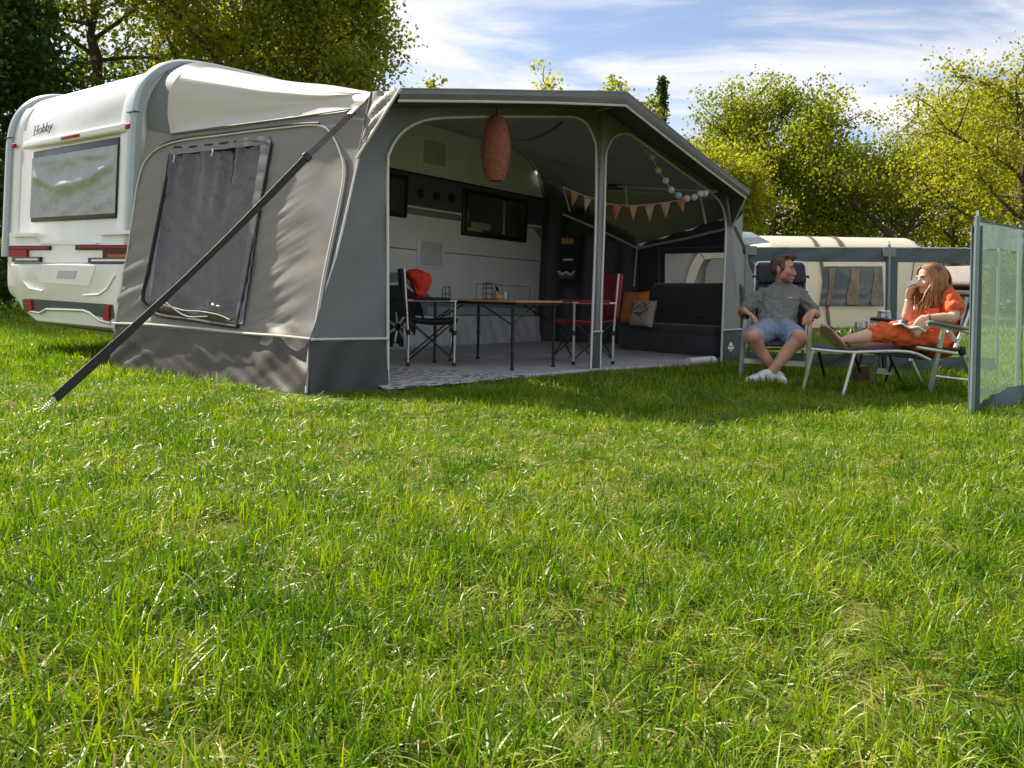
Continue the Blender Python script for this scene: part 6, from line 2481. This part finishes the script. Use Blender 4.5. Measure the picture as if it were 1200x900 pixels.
# dress
dr = MB()
ux = Vector((-.25, -.95, 0)).normalized()     # across her body
uy = Vector((.92, -.24, .28)).normalized()    # towards her back
torso_loft(dr, [(pt(1105, 408, 6.5), ux, .175, uy, .115), (pt(1106, 398, 6.5), ux, .178, uy, .118), (pt(1107, 384, 6.5), ux, .150, uy, .102), (pt(1106, 370, 6.5), ux, .150, uy, .108), (pt(1105, 358, 6.5), ux, .165, uy, .112), (pt(1104, 350, 6.5), ux, .160, uy, .09), (pt(1102, 344, 6.51), ux, .085, uy, .07)])
for a, b_, c_ in (((1111, 347, 6.40), (1115, 352, 6.32), (1117.5, 360, 6.27)), ((1095, 349, 6.64), (1089, 354, 6.65), (1082, 360, 6.63))):
    dr.limb([pt(*a), pt(*b_), pt(*c_)], [.068, .072, .070], 14, 3)
a = pt(1104, 401, 6.41)
b_ = pt(1041, 389, 6.30)
dr.limb([a, a.lerp(b_, .5) + Vector((0, 0, .004)), b_, pt(1024, 392, 6.30)], [.122, .106, .078, .070], 16, 4)
a, b_ = pt(1100, 404, 6.66), pt(1056, 403.5, 6.60)
dr.limb([a, a.lerp(b_, .5), b_], [.118, .102, .084], 16, 4)
dr.limb([pt(1100, 402, 6.53), pt(1066, 398, 6.45)], [.10, .075], 14, 3)
weld(dr.build('dress', m_dress, wom, angle=180), .0075, 2, .042, .06)
for k in range(4):
    MB().ball(pt(1085.5 + .6 * k, 360 + 5.5 * k, 6.37), .008, nu=8, nv=6).build('button', m_dress, wom)
MB().box(pt(1094, 365, 6.33), (.075, .012, .05), (Vector((.93, -.35, 0)), Vector((.35, .93, 0)), Vector((0, 0, 1)))).build('chest_pocket', m_dress, wom, smooth=False)
ring_tube(wr_n + Vector((.012, 0, 0)), el_n - wr_n, .029, .005, 'watch_strap', m_leather, wom)
ring_tube(wr_f_ + Vector((0, 0, -.012)), el_f - wr_f_, .029, .0025, 'bracelet', m_chrome, wom)
# sandals
for heel, toe, nm in ((pt(989.5, 407.5, 6.28), pt(963, 380, 6.25), 0), (pt(993, 410, 6.40), pt(972, 388, 6.36), 1)):
    d = (toe - heel).normalized()
    nrm = Vector((-.62, -.72, -.2))
    nrm = (nrm - d * nrm.dot(d)).normalized()
    sdv = d.cross(nrm).normalized()
    L = (toe - heel).length
    out = [(-.01, -.026), (.05, -.033), (.13, -.036), (.20, -.047), (L - .02, -.034), (L + .012, 0), (L - .02, .034), (.20, .047), (.13, .036), (.05, .033), (-.01, .026), (-.02, 0)]
    P = [heel + nrm * .022 + d * x + sdv * y for x, y in out]
    sdl = MB().prism(P, nrm * .022).build('sandal', m_sole, wom, fix=True)
    foot = heel - nrm * .03
    for x, r in ((L * .72, .046), (L * .10, .050)):
        c = heel + d * x + nrm * .0
        MB().tube([c + sdv * (.042 * math.cos(t)) - nrm * (r * 1.05 * math.sin(t) - .01) for t in [math.pi * k / 12 for k in range(13)]], .008, 6).build('sandal_strap', m_leather, sdl)
    MB().tube([heel + d * L * .72 - nrm * .03, heel + d * L * .4 - nrm * .052, heel + d * L * .12 - nrm * .058], .006, 6).build('sandal_strap', m_leather, sdl)

# glass in her hand, magazine on her lap
gls = MB()
gls.lathe([(.026, 0), (.031, .004), (.037, .10), (.035, .10), (.0295, .010), (.0, .010)], gbase, gdir, 20, cap=False)
tag(gls.build('drinking_glass', m_glassware), 'clear drinking glass held to the lips of the woman', 'glass')
mg = thing('magazine', 'open magazine with dark pictures on the lap of the woman', 'magazine', pt(1066, 388, 6.22))
ma, mb_, mc_, md_ = pt(1046, 381.5, 6.22), pt(1085, 389.5, 6.16), pt(1088, 383.5, 6.42), pt(1050, 377.5, 6.46)
nn = (mb_ - ma).cross(md_ - ma).normalized()
if nn.z < 0:
    nn = -nn
MB().grid(lambda u, v: ma.lerp(mb_, u).lerp(md_.lerp(mc_, u), v) + nn * (.02 * math.sin(math.pi * u * 2) ** 2 + .012), 14, 6).build('pages', m_paper, mg, angle=180).modifiers.new('thickness', 'SOLIDIFY').thickness = .012
for u0, u1, v0, v1 in ((.18, .40, .1, .9), (.46, .52, .3, .8), (.60, .72, .1, .5), (.56, .85, .62, .9)):
    MB().grid(lambda u, v: ma.lerp(mb_, u0 + (u1 - u0) * u).lerp(md_.lerp(mc_, u0 + (u1 - u0) * u), v0 + (v1 - v0) * v) + nn * (.02 * math.sin(math.pi * (u0 + (u1 - u0) * u) * 2) ** 2 + .016), 6, 3).build('picture', m_dkprint, mg, angle=180)

# block of wood under the footrest, little table with jars beyond
lg0 = gr(1012, 451)
lgb = MB()
lgb.rbox(lg0 + Vector((0, .06, .075)), (.11, .12, .17), .012, n=2)
tag(lgb.build('wood_block', m_log), 'dark rough wooden block on the grass under the footrest', 'wood block')
sp = Vector((pt(1026, 350, 7.75).x, 7.75, 0))
stb = thing('side_table', 'small low side table behind the armrest of the woman', 'table', sp)
MB().lathe([(.20, .400), (.21, .405), (.21, .418), (.20, .423)], sp, n=24).build('tabletop', m_tentd, stb)
for k in range(3):
    a = 2.094 * k + .5
    MB().tube([sp + Vector((.15 * math.cos(a), .15 * math.sin(a), 0)), sp + Vector((.08 * math.cos(a), .08 * math.sin(a), .40))], .012, 6).build('leg', m_black, stb)
for x, h, r, lab in ((-.17, .10, .035, 'short clear jar left on the low side table'), (-.07, .11, .036, 'second clear jar on the low side table beside the tall one'), (.07, .20, .065, 'tall wide glass jar with metal lid on the low side table')):
    j = thing('glass_jar', lab, 'jar', sp + Vector((x, -.03, .423)), 'jars on the side table')
    P = sp + Vector((x, -.03, .4235))
    MB().lathe([(r * .9, 0), (r, .006), (r, h * .8), (r * .85, h * .9), (r * .82, h * .9), (r * .9, h * .75), (r * .9, .01), (0, .01)], P, n=18, cap=False).build('jar_body', m_glassware, j)
    if r > .05:
        MB().lathe([(r * .88, h * .9), (r * .9, h * .9 + .004), (r * .9, h), (r * .8, h + .006)], P, n=18).build('lid', m_chrome, j)
